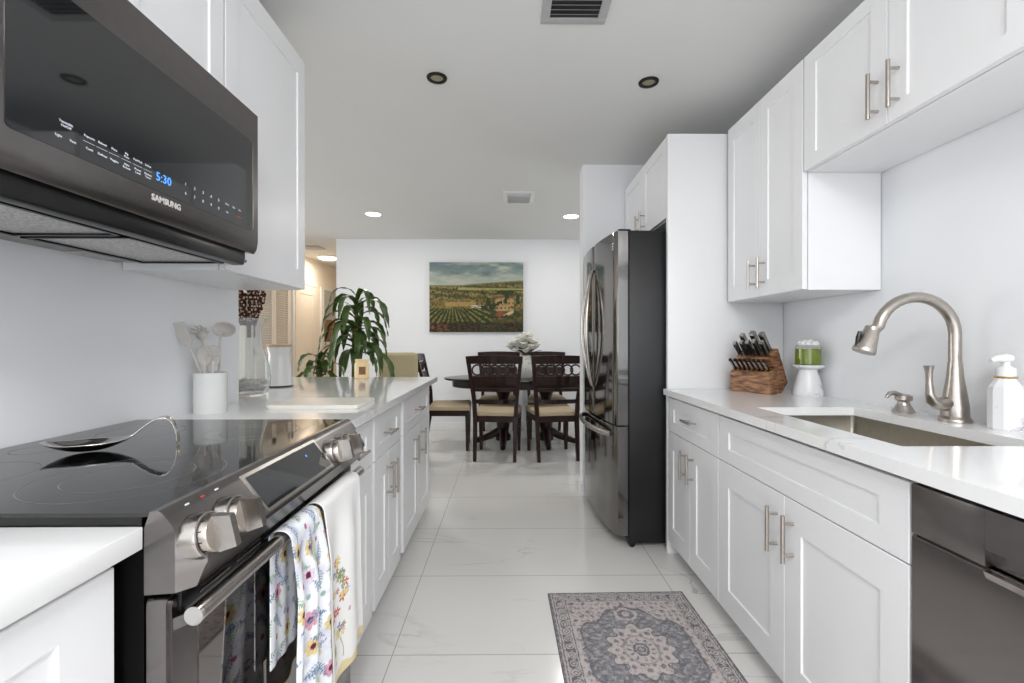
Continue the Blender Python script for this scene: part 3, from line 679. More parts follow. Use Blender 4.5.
def floral(u, v):
    x = u*.18; y = v*.9; base = (.93, .94, .95)
    c = mixc(base, (.78, .77, .85), (fbm(x*30, y*30, 5)-.45)*2.2)
    gs = .052
    for k in range(2):
        off = .035*k; gx = math.floor((x+off)/gs); gy = math.floor((y+off)/gs)
        for ix in (gx-1, gx, gx+1):
            for iy in (gy-1, gy, gy+1):
                h1 = hsh(ix, iy, 3+k*9); h2 = hsh(ix, iy, 4+k*9); cx = (ix+.3+.4*h1)*gs-off; cy = (iy+.3+.4*h2)*gs-off
                dx, dy = x-cx, y-cy; r = math.hypot(dx, dy); a = math.atan2(dy, dx); kind = hsh(ix, iy, 8+k)
                if k == 0 and kind < .55:      # flower
                    pet = .020*(.72+.28*abs(math.cos(a*3.5+h1*6)))
                    colr = (.86, .79, .58) if hsh(ix, iy, 11) < .55 else ((.84, .80, .87) if hsh(ix, iy, 11) < .8 else (.84, .62, .70))
                    if r < pet: c = mixc(colr, (.70, .58, .38), .4*(math.cos(a*7) > .8))
                    if r < .007: c = (.42, .12, .25)
                elif kind < .85:               # leaf sprig
                    th = h1*PI; lx = dx*math.cos(th)+dy*math.sin(th); ly = -dx*math.sin(th)+dy*math.cos(th)
                    if abs(lx) < .028:
                        w = .011*(1-abs(lx)/.03)
                        if abs(ly) < .0009 or (abs(ly) < w and ((lx*160+abs(ly)*90) % 1) < .45):
                            c = (.42, .53, .66) if h2 < .6 else (.55, .66, .56)
                elif r < .006: c = (.70, .42, .52) if h2 < .5 else (.60, .70, .68)
    return c
def embroid(u, v):
    x = (u-.30)*.26; y = v*.58; c = (.945, .94, .935)
    # u runs away from the camera, v up from the hem
    if y < .022+.006*math.sin(x*90): c = (.90, .84, .66)
    if .175+.05 > 0:
        for k in range(46):
            cx = -.005+(hsh(k, 1)-.5)*.13; cy = .10+hsh(k, 2)*.19; r = .005+.009*hsh(k, 3)
            sc = 1-abs(cy-.17)/.14; cx *= max(.2, sc)
            r0 = math.hypot(x-cx, y-cy); a = math.atan2(y-cy, x-cx)
            if r0 < r*(.7+.3*math.cos(5*a)):
                c = ((.80, .30, .32), (.72, .45, .55), (.38, .47, .66), (.52, .60, .42), (.86, .78, .52), (.45, .55, .40))[int(hsh(k, 5)*6)]
                if r0 < r*.25: c = (.95, .85, .6)
        if abs(x-.02*math.sin(y*30)) < .0016 and .04 < y < .12: c = (.60, .66, .45)
        if abs(x+.03+(y-.1)*.2) < .010*abs(math.sin(y*60)) and .04 < y < .14: c = (.62, .66, .46) if hsh(math.floor(y*60), 2) < .6 else (.86, .78, .55)
    return c
f, T = towel_surf(.905, 1.045, .60, .26, 2.2, .4, .30)
tw = MB().grid(90, 330, f, lambda u, v: floral(u, v)).build('dish_towel', M_tow)
tag(tw, 'floral printed dish towel in blue and mustard on the oven handle, nearer one', 'towel')
f, T = towel_surf(1.062, 1.315, .445, .09, 1.6, 2.0, .0)
tw2 = MB().grid(90, 240, f, embroid).build('dish_towel', M_tow)
tag(tw2, 'plain white dish towel with embroidered flowers and yellow scalloped hem', 'towel')
for o in (tw, tw2):
    md = o.modifiers.new('thick', 'SOLIDIFY'); md.thickness = .0022; md.offset = 0

# ================================================================= SPOON REST
sr = MB()
c0 = Vector((-.925, 1.015, .9362)); ax = Vector((.887, .46, 0)).normalized(); pr = Vector((-ax.y, ax.x, 0))
# silhouette swept: param t along axis, width w(t), height h(t)
pts = []
for i in range(41):
    t = i/40
    if t < .52: # bowl
        q = t/.52; s_ = -.080+.155*q; w = max(.018, .044*math.sin(PI*min(1, .02+q*.90))**.6) if q > .3 else .044*math.sin(PI*min(1, .02+q*.90))**.6; zr = .026*(abs(2*q-1)**2.2)+.001; cup = .020*math.sin(PI*q)
    else:
        q = (t-.52)/.48; s_ = .075+.085*math.sin(q*PI*.5); w = .018; zr = .027*(1-q)+.050*math.sin(PI*q); cup = .001
    pts.append((s_, max(w, .004), zr, cup))
def srf(u, v):
    i = min(40, int(round(u*40))); s_, w, zr, cup = pts[i]; a = (v-.5)*2
    return c0+ax*s_+pr*(a*w)+Vector((0, 0, zr+cup*a*a))
sr.grid(40, 12, srf); s_ = sr.build('spoon_rest', M_chrome, smooth=60)
md = s_.modifiers.new('thick', 'SOLIDIFY'); md.thickness = .0025; md.offset = 1
md = s_.modifiers.new('sub', 'SUBSURF'); md.levels = 1; md.render_levels = 1
tag(s_, 'polished metal spoon rest with arched handle lying on the glass cooktop', 'spoon rest')

# ================================================================= MICROWAVE
MY0, MY1 = .617, 1.366; MX = -.747; MZ0, MZ1 = 1.437, 1.852
mw = thing('microwave', 'black stainless over-the-range microwave mounted above the range', 'microwave', (-.95, 1.0, MZ0))
MB().box(XL+.004, MX-.035, MY0+.004, MY1-.004, MZ0-.020, MZ1, .002).build('casing', M_black, mw)
m = MB(); m.prism([(MX-.035, MZ0+.003), (MX-.012, MZ0), (MX-.004, MZ0+.012), (MX, MZ0+.034), (MX, MZ1-.004), (MX-.004, MZ1), (MX-.035, MZ1)], 'y', MY0, MY1)
md_ = m.build('door', M_bss, mw, smooth=35)
gl = MB().prism(roundrect(.682, 1.335, 1.498, 1.760, .010), 'x', MX-.002, MX+.0012).build('door_window', M_bglass, md_)
MB().prism(roundrect(1.336, 1.3385, 1.505, 1.755, .001), 'x', MX-.002, MX+.002).build('window_trim', M_steel, md_)
text_mesh('lettering', 'SAMSUNG', .0185, M_brand, md_, (MX+.0004, 1.003, 1.481), (0, 1, 0), (0, 0, 1), bold=.0006)
text_mesh('clock', '5:30', .026, M_clock, gl, (MX+.0014, .993, 1.528), (0, 1, 0), (0, 0, 1), .0003)
# printed key legends
def legend(s_, y, z, sz=.0062): text_mesh('key_print', s_, sz, M_print, gl, (MX+.0014, y, z), (0, 1, 0), (0, 0, 1), .0002)
for (s_, y, z) in (('Turntable\nOn/Off', .775, 1.543), ('Light', .762, 1.520), ('Vent', .787, 1.520), ('Popcorn', .818, 1.541), ('Reheat', .844, 1.541), ('Pizza', .869, 1.541), ('My\nPlate', .897, 1.541),
                   ('Pot/Melt', .924, 1.541), ('Soften', .950, 1.541), ('Cook', .818, 1.520), ('Defrost', .844, 1.520), ('Veggies', .869, 1.520), ('Auto\nReheat', .897, 1.520), ('Power\nLevel', .924, 1.520), ('Kitchen\nTimer', .950, 1.520)):
    legend(s_, y, z)
for i, s_ in enumerate(('1', '2', '3', '4', '5')): legend(s_, 1.060+i*.030, 1.541, .010)
for i, s_ in enumerate(('6', '7', '8', '9', '0')): legend(s_, 1.060+i*.030, 1.520, .010)
legend('Clock', 1.215, 1.541); legend('+30s', 1.215, 1.520); legend('Clear', 1.245, 1.541)
for s_, y, z in (('Start', 1.272, 1.541), ): legend(s_, y, z)
text_mesh('key_print', 'STOP', .0085, M_red, gl, (MX+.0014, 1.270, 1.520), (0, 1, 0), (0, 0, 1), .0002)
m = MB()
for z in (1.5308, ): 
    for y0 in (.806, .832, .858, .885, .912, .938): m.box(MX+.001, MX+.0014, y0, y0+.022, z, z+.0006)
m.build('key_lines', M_print, gl)
# top louvre
m = MB()
for k in range(6): m.box(MX-.001, MX+.0025, .69, .80, 1.784+k*.010, 1.789+k*.010)
m.build('top_vent', M_black, md_)
# hood underside
m = MB(); m.box(XL+.006, MX-.030, MY0+.006, MY1-.006, MZ0-.026, MZ0-.018); un = m.build('underside', M_bss, mw)
m = MB(); m.box(-.805, -.768, MY0+.010, MY1-.030, MZ0-.038, MZ0+.004, .005); m.build('front_lip', M_black, un)
for y0, y1 in ((.665, .975), (1.01, 1.32)):
    MB().box(-1.05, -.835, y0, y1, MZ0-.030, MZ0-.024, .001).build('grease_filter', M_filter, un)
    m = MB(); m.box(-1.062, -1.05, y0-.01, y1+.01, MZ0-.034, MZ0-.024); m.box(-.835, -.826, y0-.01, y1+.01, MZ0-.034, MZ0-.024); m.box(-1.062, -.826, y1, y1+.010, MZ0-.034, MZ0-.024); m.box(-1.062, -.826, y0-.010, y0, MZ0-.034, MZ0-.024)
    m.build('filter_frame', M_black, un)
for y in (.74, 1.24): MB().prism([(-1.145, y-.05), (-1.085, y-.05), (-1.085, y+.05), (-1.145, y+.05)], 'z', MZ0-.030, MZ0-.024).build('lamp_cover', M_vent, un)

# ================================================================= THINGS ON THE LEFT COUNTER
ux, uy = -1.099, 1.690
cr = tag(MB().lathe([(.0001, CT), (.052, CT), (.054, CT+.003), (.054, CT+.146), (.0525, CT+.148), (.0495, CT+.146), (.0495, CT+.010), (.0001, CT+.009)], (ux, uy, 0)).build('utensil_crock', M_ceram),
         'plain white ceramic utensil crock against the left wall', 'crock')
def rod(m, a_, b_, r=.0045): m.tube([a_, (Vector(a_)+Vector(b_))/2+Vector((.002, 0, 0)), b_], r, 8)
def utensil(name, label, base, tip, kind):
    base = Vector(base); tip = Vector(tip); dv = (tip-base).normalized()
    o = thing(name, label, 'utensil', base); m = MB()
    rod(m, base, tip); m.build('handle', M_sil, o)
    sd = Vector((.95, .0, 0)); sd = (sd-dv*sd.dot(dv)).normalized(); nn = dv.cross(sd); m = MB()
    if kind == 'turner':
        a_, b_ = tip-dv*.005, tip+dv*.085
        m.hexa([a_-sd*.010-nn*.002, a_+sd*.010-nn*.002, a_+sd*.010+nn*.002, a_-sd*.010+nn*.002], [a_+dv*.02-sd*.022-nn*.002, a_+dv*.02+sd*.022-nn*.002, a_+dv*.02+sd*.022+nn*.002, a_+dv*.02-sd*.022+nn*.002])
        a_ = a_+dv*.0195; m.hexa([a_-sd*.022-nn*.002, a_+sd*.022-nn*.002, a_+sd*.022+nn*.002, a_-sd*.022+nn*.002], [b_-sd*.018-nn*.001, b_+sd*.020-nn*.001, b_+sd*.020+nn*.001, b_-sd*.018+nn*.001])
    elif kind in ('ladle', 'spoon'):
        R = .046 if kind == 'ladle' else .027; c_ = tip+dv*R*.7; ex = 1.0 if kind == 'ladle' else 1.45
        ctr = c_ + (Vector((.012, 0, 0)) if kind == 'ladle' else Vector((0, 0, 0)))
        if kind == 'ladle': m.tube([tip-dv*.004, tip+dv*.012, ctr-dv*.010], .0045, 8)
        def g(u, v):
            a_ = u*2*PI; r = R*v; cup = (1-v*v)*(.022 if kind == 'ladle' else .007)
            return ctr+sd*(r*math.cos(a_))+dv*(r*math.sin(a_)*ex*(.62 if kind == 'ladle' else 1))+nn*(cup*1)+dv*(0)
        m.grid(28, 8, g)
    elif kind == 'fork':
        c_ = tip+dv*.02; m.lathe([(.0001, -.006), (.017, -.003), (.021, 0), (.019, .003), (.0001, .004)], c_, ax=nn, n=20)
        for k in range(6):
            a_ = -1.25+k*.5; ra_ = dv*math.cos(a_)+sd*math.sin(a_); q = c_+ra_*.018; m.tube([q, q+ra_*.014-nn*.006, q+ra_*.017-nn*.018], [.0045, .004, .003], 7)
    ob = m.build('head', M_sil, o)
    if kind in ('ladle', 'spoon'): q = ob.modifiers.new('t', 'SOLIDIFY'); q.thickness = .003
    return o
utensil('slotted_turner', 'cream silicone turner leaning left in the white crock', (ux+.008, uy+.024, CT+.012), (-1.130, 1.618, 1.165), 'turner')
utensil('pasta_fork', 'cream toothed pasta fork in the middle of the white crock', (ux-.004, uy+.012, CT+.012), (-1.128, 1.690, 1.180), 'fork')
utensil('ladle', 'cream soup ladle with round bowl leaning right in the white crock', (ux+.006, uy+.024, CT+.012), (-1.078, 1.715, 1.190), 'ladle')
utensil('mixing_spoon', 'cream oval mixing spoon standing in front in the white crock', (ux+.012, uy-.020, CT+.012), (-1.070, 1.660, 1.105), 'spoon')
utensil('basting_spoon', 'small cream spoon between the pasta fork and the mixing spoon', (ux+.000, uy-.026, CT+.012), (-1.098, 1.655, 1.105), 'spoon')

vx, vy = -1.248, 2.20
vz = thing('glass_vase', 'tall clear glass hurricane vase partly behind the left wall end', 'vase', (vx, vy, CT))
prf = [(.062, 0), (.078, .012), (.094, .05), (.097, .09), (.092, .14), (.074, .20), (.060, .25), (.056, .29), (.062, .335), (.078, .372)]
m = MB(); m.lathe([(.0001, CT)]+[(r_, CT+z) for r_, z in prf]+[(r_-.0035, CT+z) for r_, z in prf[::-1][:-1]]+[(.0001, CT+.014)], (vx, vy, 0), n=48)
m.build('glass', M_vglass, vz)
m = MB()
for k in range(170):
    an = random.random()*2*PI; z = CT+.026+.052*random.random(); r_ = math.sqrt(random.random())*(.068 if z < CT+.05 else .074); m.ball((vx+r_*math.cos(an), vy+r_*math.sin(an), z), random.uniform(.007, .011), .8, 5)
o = m.build('pebble_filler', M_stone); tag(o, 'small mottled grey pebbles filling the bottom of the glass vase', 'pebbles'); o['kind'] = 'stuff'
tw_ = thing('dried_branches', 'bundle of dark brown dried branches with pale buds in the glass vase', 'branches', (vx, vy, CT+.08))
m = MB(); m2 = MB()
for k in range(44):
    an = random.random()*2*PI; r0 = .010*random.random(); b0 = Vector((vx+r0*math.cos(an), vy+r0*math.sin(an), CT+.085)); nk = Vector((vx+.038*math.cos(an)*random.random(), vy+.038*math.sin(an)*random.random(), CT+.34))
    t1 = nk+Vector((.05*math.cos(an)*random.random(), .05*math.sin(an)*random.random(), .12+.07*random.random()))
    if k == 0: t1 = nk+Vector((.075, 0, .13))
    m.tube([nk-Vector((0, 0, .06 if k < 6 else .0)), nk, (nk+t1)/2+Vector((.004*random.uniform(-1, 1), 0, 0)), t1], [.004, .004, .0035, .0022], 6)
    for j in range(9):
        tt = .15+.85*j/8; q = nk.lerp(t1, tt)+Vector((random.uniform(-.007, .007), random.uniform(-.007, .007), 0))
        m.ball(q, .008, 1.3, 4)
        if j % 1 == 0: m2.ball(q+Vector((random.uniform(-.008, .008), -.008, .004)), .0042, 1.1, 4)
m.build('twigs', M_twig, tw_); m2.build('buds', M_berry, tw_)

jx, jy = -1.325, 2.65
cn = thing('canister', 'white tapered ceramic canister with a wooden lid beside the vase', 'canister', (jx, jy, CT))
MB().lathe([(.0001, CT), (.070, CT), (.072, CT+.003), (.072, CT+.008)], (jx, jy, 0)).build('base_band', M_bronze, cn)
MB().lathe([(.0001, CT+.008), (.0725, CT+.008), (.0725, CT+.02), (.066, CT+.09), (.057, CT+.165), (.056, CT+.185), (.064, CT+.222), (.065, CT+.228), (.0001, CT+.228)], (jx, jy, 0)).build('body', M_ceram, cn)
MB().lathe([(.0001, CT+.228), (.066, CT+.228), (.067, CT+.232), (.067, CT+.240), (.065, CT+.243), (.0001, CT+.243)], (jx, jy, 0)).build('lid', M_lid, cn)

m = MB(); m.prism([(p, q) for p, q in roundrect(-.945, -.583, 1.770, 2.015, .02)], 'z', CT+.0005, CT+.0145)
bmesh.ops.bevel(m.b, geom=[e_ for e_ in m.b.edges if abs(e_.verts[0].co.z-e_.verts[1].co.z) < 1e-5], offset=.003, segments=2, affect='EDGES')
tag(m.build('cutting_board', M_board), 'thin cream cutting board lying flat on the peninsula', 'cutting board')

gx, gy = -1.035, 3.23
cj = thing('candle_jar', 'small cream candle jar with brown label at the far end of the peninsula', 'candle', (gx, gy, CT))
MB().lathe([(.0001, CT), (.046, CT), (.050, CT+.005), (.050, CT+.100), (.042, CT+.113), (.040, CT+.120), (.046, CT+.124), (.046, CT+.134), (.0001, CT+.136)], (gx, gy, 0)).build('jar', M_wax, cj)
m = MB()
def lab(u, v): a_ = -1.45-.45+u*.9+.25; return Vector((gx+.0508*math.cos(a_), gy+.0508*math.sin(a_), CT+.028+.055*v))
m.grid(10, 1, lab); m.build('paper_label', M_label, cj)

# ================================================================= RUG
def rugc(u, v):   # u across width .632, v along length .79
    W_, L_ = .632, .79; x = (u-.5)*W_+.007*(fbm(u*30, v*36, 21)-.5); y = (v-.5)*L_+.007*(fbm(u*30, v*36, 22)-.5); ex = W_/2-abs(x); ey = L_/2-abs(y); e_ = min(ex, ey)
    navy = (.43, .43, .45); dk = (.44, .43, .45); pale = (.74, .71, .70); taupe = (.62, .59, .59); n1 = fbm(u*60, v*75, 2); n2 = fbm(u*17, v*20, 6)
    if e_ < .012: c = dk
    elif e_ < .017: c = pale
    elif e_ < .022: c = dk
    elif e_ < .028: c = pale
    elif e_ < .066:
        al = (abs(y) if ex < ey else abs(x)); ph = al % .046-.023; q = math.hypot(ph, (e_-.047))
        c = dk
        if abs(q-.013) < .0028: c = pale
        elif q < .006: c = pale
        elif q > .019 and n1 > .47: c = mixc(pale, dk, .3)
    elif e_ < .070: c = pale
    elif e_ < .074: c = dk
    elif e_ < .080: c = pale
    else:
        ax_, ay_ = abs(x), abs(y)
        hexd = max(ay_/.305+ax_*2.7+.05*math.sin(ax_*60), ax_/.214)
        med = math.hypot(x/.125, y/.150); an = math.atan2(y, x); sc = 1+.09*math.cos(12*an)
        if hexd > 1:
            c = mixc(pale, (.76, .71, .70), n2)
            k = math.sin(x*115+4*n2)*math.sin(y*105+3*n1)
            if k > .5: c = mixc(dk, (.66, .56, .58), n1)
            elif k < -.72: c = (.58, .62, .64)
        elif hexd > .955: c = dk
        elif med > sc:
            c = mixc(navy, (.54, .54, .56), n2*1.2)
            k = math.sin(ax_*125+5*n1)*math.cos(ay_*120+4*n2)
            if k > .42: c = mixc(c, pale, .55)
            pe = math.hypot(x/.05, (ay_-.222)/.045)
            if pe < 1: c = pale if pe > .72 or pe < .35 else (.50, .48, .51)
        elif med > sc*.95: c = dk
        else:
            c = mixc(pale, (.77, .73, .72), n2)
            k = math.cos(12*an)*math.cos(med*17)
            if k > .35: c = mixc(dk, taupe, n1)
            if abs(med-.52) < .035: c = taupe
            if .18 < med < .25: c = dk
            for cx_q, cy_q in ((.085, .09), (.0, .0)):
                r_ = math.hypot(ax_-cx_q, ay_-cy_q)
                if .010 < r_ < .017: c = dk
    wear = (n1-.45)*1.1+(fbm(u*120, v*140, 9)-.5)*.9; return mixc(c, (.80, .77, .76), wear) if wear > 0 else mixc(c, (.34, .33, .35), -wear)
ra = .018
rg_ = MB(); cxr, cyr = .507, 1.722
def rf(u, v):
    x = (u-.5)*.632; y = (v-.5)*.79; e_ = min(.316-abs(x), .395-abs(y)); z = .0065 if e_ > .002 else .001
    return Vector((cxr+x*math.cos(ra)-y*math.sin(ra), cyr+x*math.sin(ra)+y*math.cos(ra), z))
rg_.grid(260, 320, rf, rugc)
tag(rg_.build('rug', M_rugm), 'small faded grey oriental mat with a central medallion on the tiles', 'rug')

# ================================================================= PAINTING
def paintc(u, v):
    n = fbm(u*26, v*20, 1); n2 = fbm(u*70, v*60, 4); n3 = fbm(u*9, v*7, 7)
    hor = .67+.07*max(0, (u-.35)/.65)**.8+.006*n
    if v > hor:
        t = (v-hor)/(1-hor); c = mixc((.66, .69, .64), (.42, .50, .51), t*1.1)
        cl = fbm(u*5, v*13, 12)
        if cl > .47: c = mixc(c, (.74, .74, .68), (cl-.47)*3.5)
        elif cl < .38: c = mixc(c, (.45, .49, .50), (.38-cl)*6)
        return c
    d = hor-v
    if d < .018: return mixc((.36, .40, .28), (.55, .52, .36), n*1.3)
    if v > .46:
        band = math.sin((v+.10*u)*75+4*n); c = mixc((.34, .31, .17), (.56, .52, .33), .5+.5*band)
        c = mixc(c, (.22, .21, .12), (n2-.42)*3.2)
        if .60 < v < .645-.02*u and u > .3: c = mixc((.70, .68, .45), (.5, .48, .28), n)
    elif v > .34:
        c = mixc((.30, .26, .14), (.58, .50, .28), n*1.3); c = mixc(c, (.16, .15, .09), (n2-.5)*4)
        if .16 < u < .50 and .365 < v < .43+.01*n: c = mixc((.70, .60, .38), (.56, .45, .26), n2)
        if .44 < u < .66 and .345 < v < .385 and n2 > .45: c = (.76, .75, .68)
        if .12 < u < .5 and .455 < v < .50 and n2 > .45: c = (.66, .62, .44)
    else:
        cx, cy = .24, .46; dx, dy = u-cx, (cy-v); a = math.atan2(dx, dy+.02)
        if u < .62+.1*n and dy > 0:
            row = math.sin(a*42); c = mixc((.16, .19, .10), (.50, .49, .27), .5+.6*row); c = mixc(c, (.12, .13, .08), (n2-.45)*2.5)
        else:
            c = mixc((.16, .18, .10), (.42, .36, .20), n*1.5)
            if .64 < v+.0*u+.44 < .76-.05*(1-u) and abs(v-(.20+.20*(u-.75)/.3)) < .016+.01*n and u > .76: c = (.78, .70, .52)
            if math.hypot(u-.76, (v-.24)*1.1) < .055 and n2 > .47: c = (.58, .30, .25)
        if v < .10+.08*n: c = mixc((.12, .11, .07), (.34, .27, .18), (n2-.3)*2); 
        if v < .16 and u < .2 and n2 > .60: c = (.50, .32, .24)
    # villa
    if .70 < u < .90 and .30 < v < .52:
        top = .52-.25*abs(u-.81)
        if v < top-.02: c = mixc((.74, .64, .44), (.56, .44, .28), n*1.1)
        elif v < top+.012: c = (.46, .29, .22)
        if v < top-.03 and (math.sin(u*150) > .62) and (math.sin(v*95) > .1): c = (.25, .18, .12)
    if u > .55 and v < .60 and fbm(u*16, v*14, 30) > .60: c = mixc((.13, .17, .09), (.24, .28, .15), n2)
    return mixc(c, (.85, .8, .6), max(0, (fbm(u*150, v*120, 40)-.62))*1.5)
pa = MB(); px0, px1, pz0, pz1 = -1.028, .20, 1.292, 2.205
pa.mi = 0; pa.grid(300, 225, lambda u, v: Vector((px0+(px1-px0)*u, 5.962, pz0+(pz1-pz0)*v)), paintc)
pa.mi = 1; pa.box(px0, px1, 5.9625, 5.998, pz0, pz1)
tag(pa.build('painting', [M_pt, mat('canvas_edge', (.30, .27, .20), .8, noise=.2, nscale=20)], smooth=0), 'unframed vineyard landscape painting on the dining wall', 'painting')

# ================================================================= DINING CHAIRS
def make_chair(label, group):
    r_ = thing('dining_chair', label, 'chair', (0, 0, 0), 0, group)
    # seat facing +Y in local frame
    m = MB(); 
    def sp(w0, w1, y0, y1, z0, z1, b_): 
        m.hexa([(-w0, y0, z0), (w0, y0, z0), (w1, y1, z0), (-w1, y1, z0)], [(-w0+b_, y0+b_, z1), (w0-b_, y0+b_, z1), (w1-b_, y1-b_, z1), (-w1+b_, y1-b_, z1)])
    sp(.205, .235, -.20, .245, .435, .470, -.0); bm_ = m
    sp(.205, .235, -.20, .245, .470, .492, .022)
    m.build('seat', M_beige, r_, local=True, smooth=50)
    m = MB(); m.hexa([(-.205, -.215, .375), (.205, -.215, .375), (.23, .24, .375), (-.23, .24, .375)], [(-.205, -.215, .435), (.205, -.215, .435), (.23, .24, .435), (-.23, .24, .435)])
    m.build('seat_frame', M_dwood, r_, local=True, smooth=0)
    for s_ in (-1, 1):
        MB().bar((s_*.205, .215, 0), (s_*.208, .215, .40), .030, .030, .046, .046).build('leg', M_dwood, r_, local=True, smooth=0)
        m = MB(); m.bar((s_*.195, -.275, 0), (s_*.200, -.215, .42), .032, .034, .040, .044); m.bar((s_*.200, -.215, .42), (s_*.213, -.225, .62), .040, .044, .038, .036); m.bar((s_*.213, -.225, .62), (s_*.258, -.315, 1.015), .038, .036, .036, .026)
        m.build('leg', M_dwood, r_, local=True, smooth=0)
    def yb(z): return -.225-.09*max(0, (z-.62)/.395)
    def wz(z): return .203+.052*(z-.42)/.6
    def rail(name, z0, z1, t=.018, top=False):
        m = MB(); n_ = 12; 
        for i in range(n_):
            u0, u1 = -1+2*i/n_, -1+2*(i+1)/n_
            def q(u, z, zz): w = wz(zz)-(.0 if not top else -.022); return Vector((u*w, yb(zz)-.022*(1-u*u), zz+(.010*(1-u*u) if top and z else 0)))
            a_, b_, c_, d_ = q(u0, 0, z0), q(u1, 0, z0), q(u1, 1, z1), q(u0, 1, z1); tt = Vector((0, t, 0))
            m.hexa([a_-tt/2, b_-tt/2, b_+tt/2, a_+tt/2], [d_-tt/2, c_-tt/2, c_+tt/2, d_+tt/2])
        bmesh.ops.remove_doubles(m.b, verts=m.b.verts, dist=1e-5); m.build(name, M_dwood, r_, local=True, smooth=30)
    rail('top_rail', .955, 1.028, .024, True); rail('back_slat', .745, .835); rail('back_slat', .680, .715); rail('back_slat', .560, .600)
    m = MB(); zc_ = .895
    for k in range(5): 
        u = -.68+k*.34; m.torus((u*wz(zc_), yb(zc_)-.022*(1-u*u), zc_), .050, .0085, (0, 1, -.2), 22, 6)
    m.build('ring_fretwork', M_dwood, r_, local=True)
    return r_
G = 'dark dining chairs around the table'
ch = make_chair('dark wooden dining chair with ring fretwork back, left one on the kitchen side', G)
ch.location = (-.105, 4.70, 0); ch.rotation_euler.z = -.09
c2 = copy_tree(ch); c2.location = (.455, 4.70, 0); c2.rotation_euler.z = .135; c2['label'] = 'dark wooden dining chair with ring fretwork back, on the kitchen side, next to the fridge'
c3 = copy_tree(ch); c3.location = (-.12, 5.665, 0); c3.rotation_euler.z = PI; c3['label'] = 'dining chair against the far wall under the painting, behind the near left chair'
c4 = copy_tree(ch); c4.location = (.475, 5.665, 0); c4.rotation_euler.z = PI; c4['label'] = 'dining chair against the far wall to the right of the flower vase'
c5 = copy_tree(ch); c5.location = (-.66, 5.07, 0); c5.rotation_euler.z = -PI/2+.05; c5['label'] = 'dining chair at the left head of the table, seen side-on past the peninsula'

# beige armchair behind the peninsula
ac = thing('armchair', 'olive beige upholstered armchair back showing above the peninsula by the plant', 'armchair', (-1.075, 4.38, 0), rz=.05)
def cush(m, x0, x1, y0, y1, z0, z1, b_): m.box(x0, x1, y0, y1, z0, z1, b_, 4)
m = MB(); cush(m, -.22, .20, -.22, .16, .30, .46, .05); m.build('seat_cushion', M_beige2, ac, local=True)
m = MB(); cush(m, -.20, .185, .10, .20, .40, 1.062, .042); m.build('backrest', M_beige2, ac, local=True)
for s_ in (-1, 1):
    for yy in (-.19, .13): MB().bar((s_*.18, yy, 0), (s_*.18, yy, .32), .03, .03, .045, .045).build('leg', M_dwood, ac, local=True, smooth=0)

# ================================================================= DINING TABLE
tx, ty = .19, 5.2
tb = thing('dining_table', 'dark oval pedestal dining table with carved apron', 'table', (tx, ty, 0))
MB().lathe([(.0001, .735), (.96, .735), (.985, .742), (.99, .750), (.985, .760), (.96, .764), (.0001, .764)], (tx, ty, 0), n=72, sx=.93, sy=.47).build('tabletop', M_top, tb)
MB().lathe([(.86, .655), (.885, .66), (.89, .735), (.86, .735)], (tx, ty, 0), n=72, sx=.93, sy=.45).build('apron', M_dwood, tb)
for s_ in (-1, 1):
    X0 = tx+s_*.245
    p_ = MB().lathe([(.0001, .05), (.085, .05), (.09, .10), (.06, .14), (.075, .22), (.085, .34), (.065, .45), (.055, .52), (.085, .60), (.12, .655), (.0001, .655)], (X0, ty, 0), n=28).build('pedestal', M_dwood, tb)
    for a_ in (PI/2+s_*-.0, -PI/2, 0 if s_ > 0 else PI):
        dx, dy = math.cos(a_), math.sin(a_)
        pp = [(X0+dx*.05, ty+dy*.05, .15), (X0+dx*.14, ty+dy*.14, .10), (X0+dx*.26, ty+dy*.26, .055), (X0+dx*.34, ty+dy*.34, .030)]
        MB().tube(pp, [.045, .042, .036, .028], 10).build('foot', M_dwood, p_)
fv = thing('flower_vase', 'white patterned ginger jar vase holding flowers on the dining table', 'vase', (.195, 5.12, .764))
M_vase = mat('patterned_porcelain', (.9, .9, .88), .2)
nt, b, N, L = nodes(M_vase); tcv = N.new('ShaderNodeTexCoord'); vo = N.new('ShaderNodeTexVoronoi'); vo.inputs['Scale'].default_value = 22; rr_ = N.new('ShaderNodeValToRGB')
rr_.color_ramp.elements[0].position = .10; rr_.color_ramp.elements[0].color = (*lin((.62, .60, .50)), 1); rr_.color_ramp.elements[1].position = .22; rr_.color_ramp.elements[1].color = (*lin((.9, .9, .87)), 1)
L.new(tcv.outputs['Object'], vo.inputs['Vector']); L.new(vo.outputs['Distance'], rr_.inputs[0]); L.new(rr_.outputs[0], b.inputs['Base Color'])
zt = .764
MB().lathe([(.0001, zt), (.07, zt), (.074, zt+.006), (.10, zt+.05), (.113, zt+.11), (.110, zt+.16), (.09, zt+.205), (.062, zt+.225), (.060, zt+.245), (.066, zt+.25), (.056, zt+.25), (.054, zt+.22), (.0001, zt+.215)], (.195, 5.12, 0)).build('jar', M_vase, fv)
bq = thing('magnolia_bouquet', 'white blossoms with dark leaves arranged in the dining table vase', 'flowers', (.195, 5.12, zt+.22))
ms = MB(); mf = MB(); ml = MB()
def petal(m, c, dv, ln, w, cup):
    c = Vector(c); dv = Vector(dv).normalized(); sd = dv.cross(Vector((0, 0, 1))); sd = sd.normalized() if sd.length > .1 else Vector((1, 0, 0)); nn = sd.cross(dv)
    m.grid(6, 4, lambda u, v: c+dv*(u*ln)+sd*((v-.5)*2*w*math.sin(PI*min(1, .12+u*.86))**.8)+nn*(cup*math.sin(PI*u*.8)+cup*.6*(2*v-1)**2))
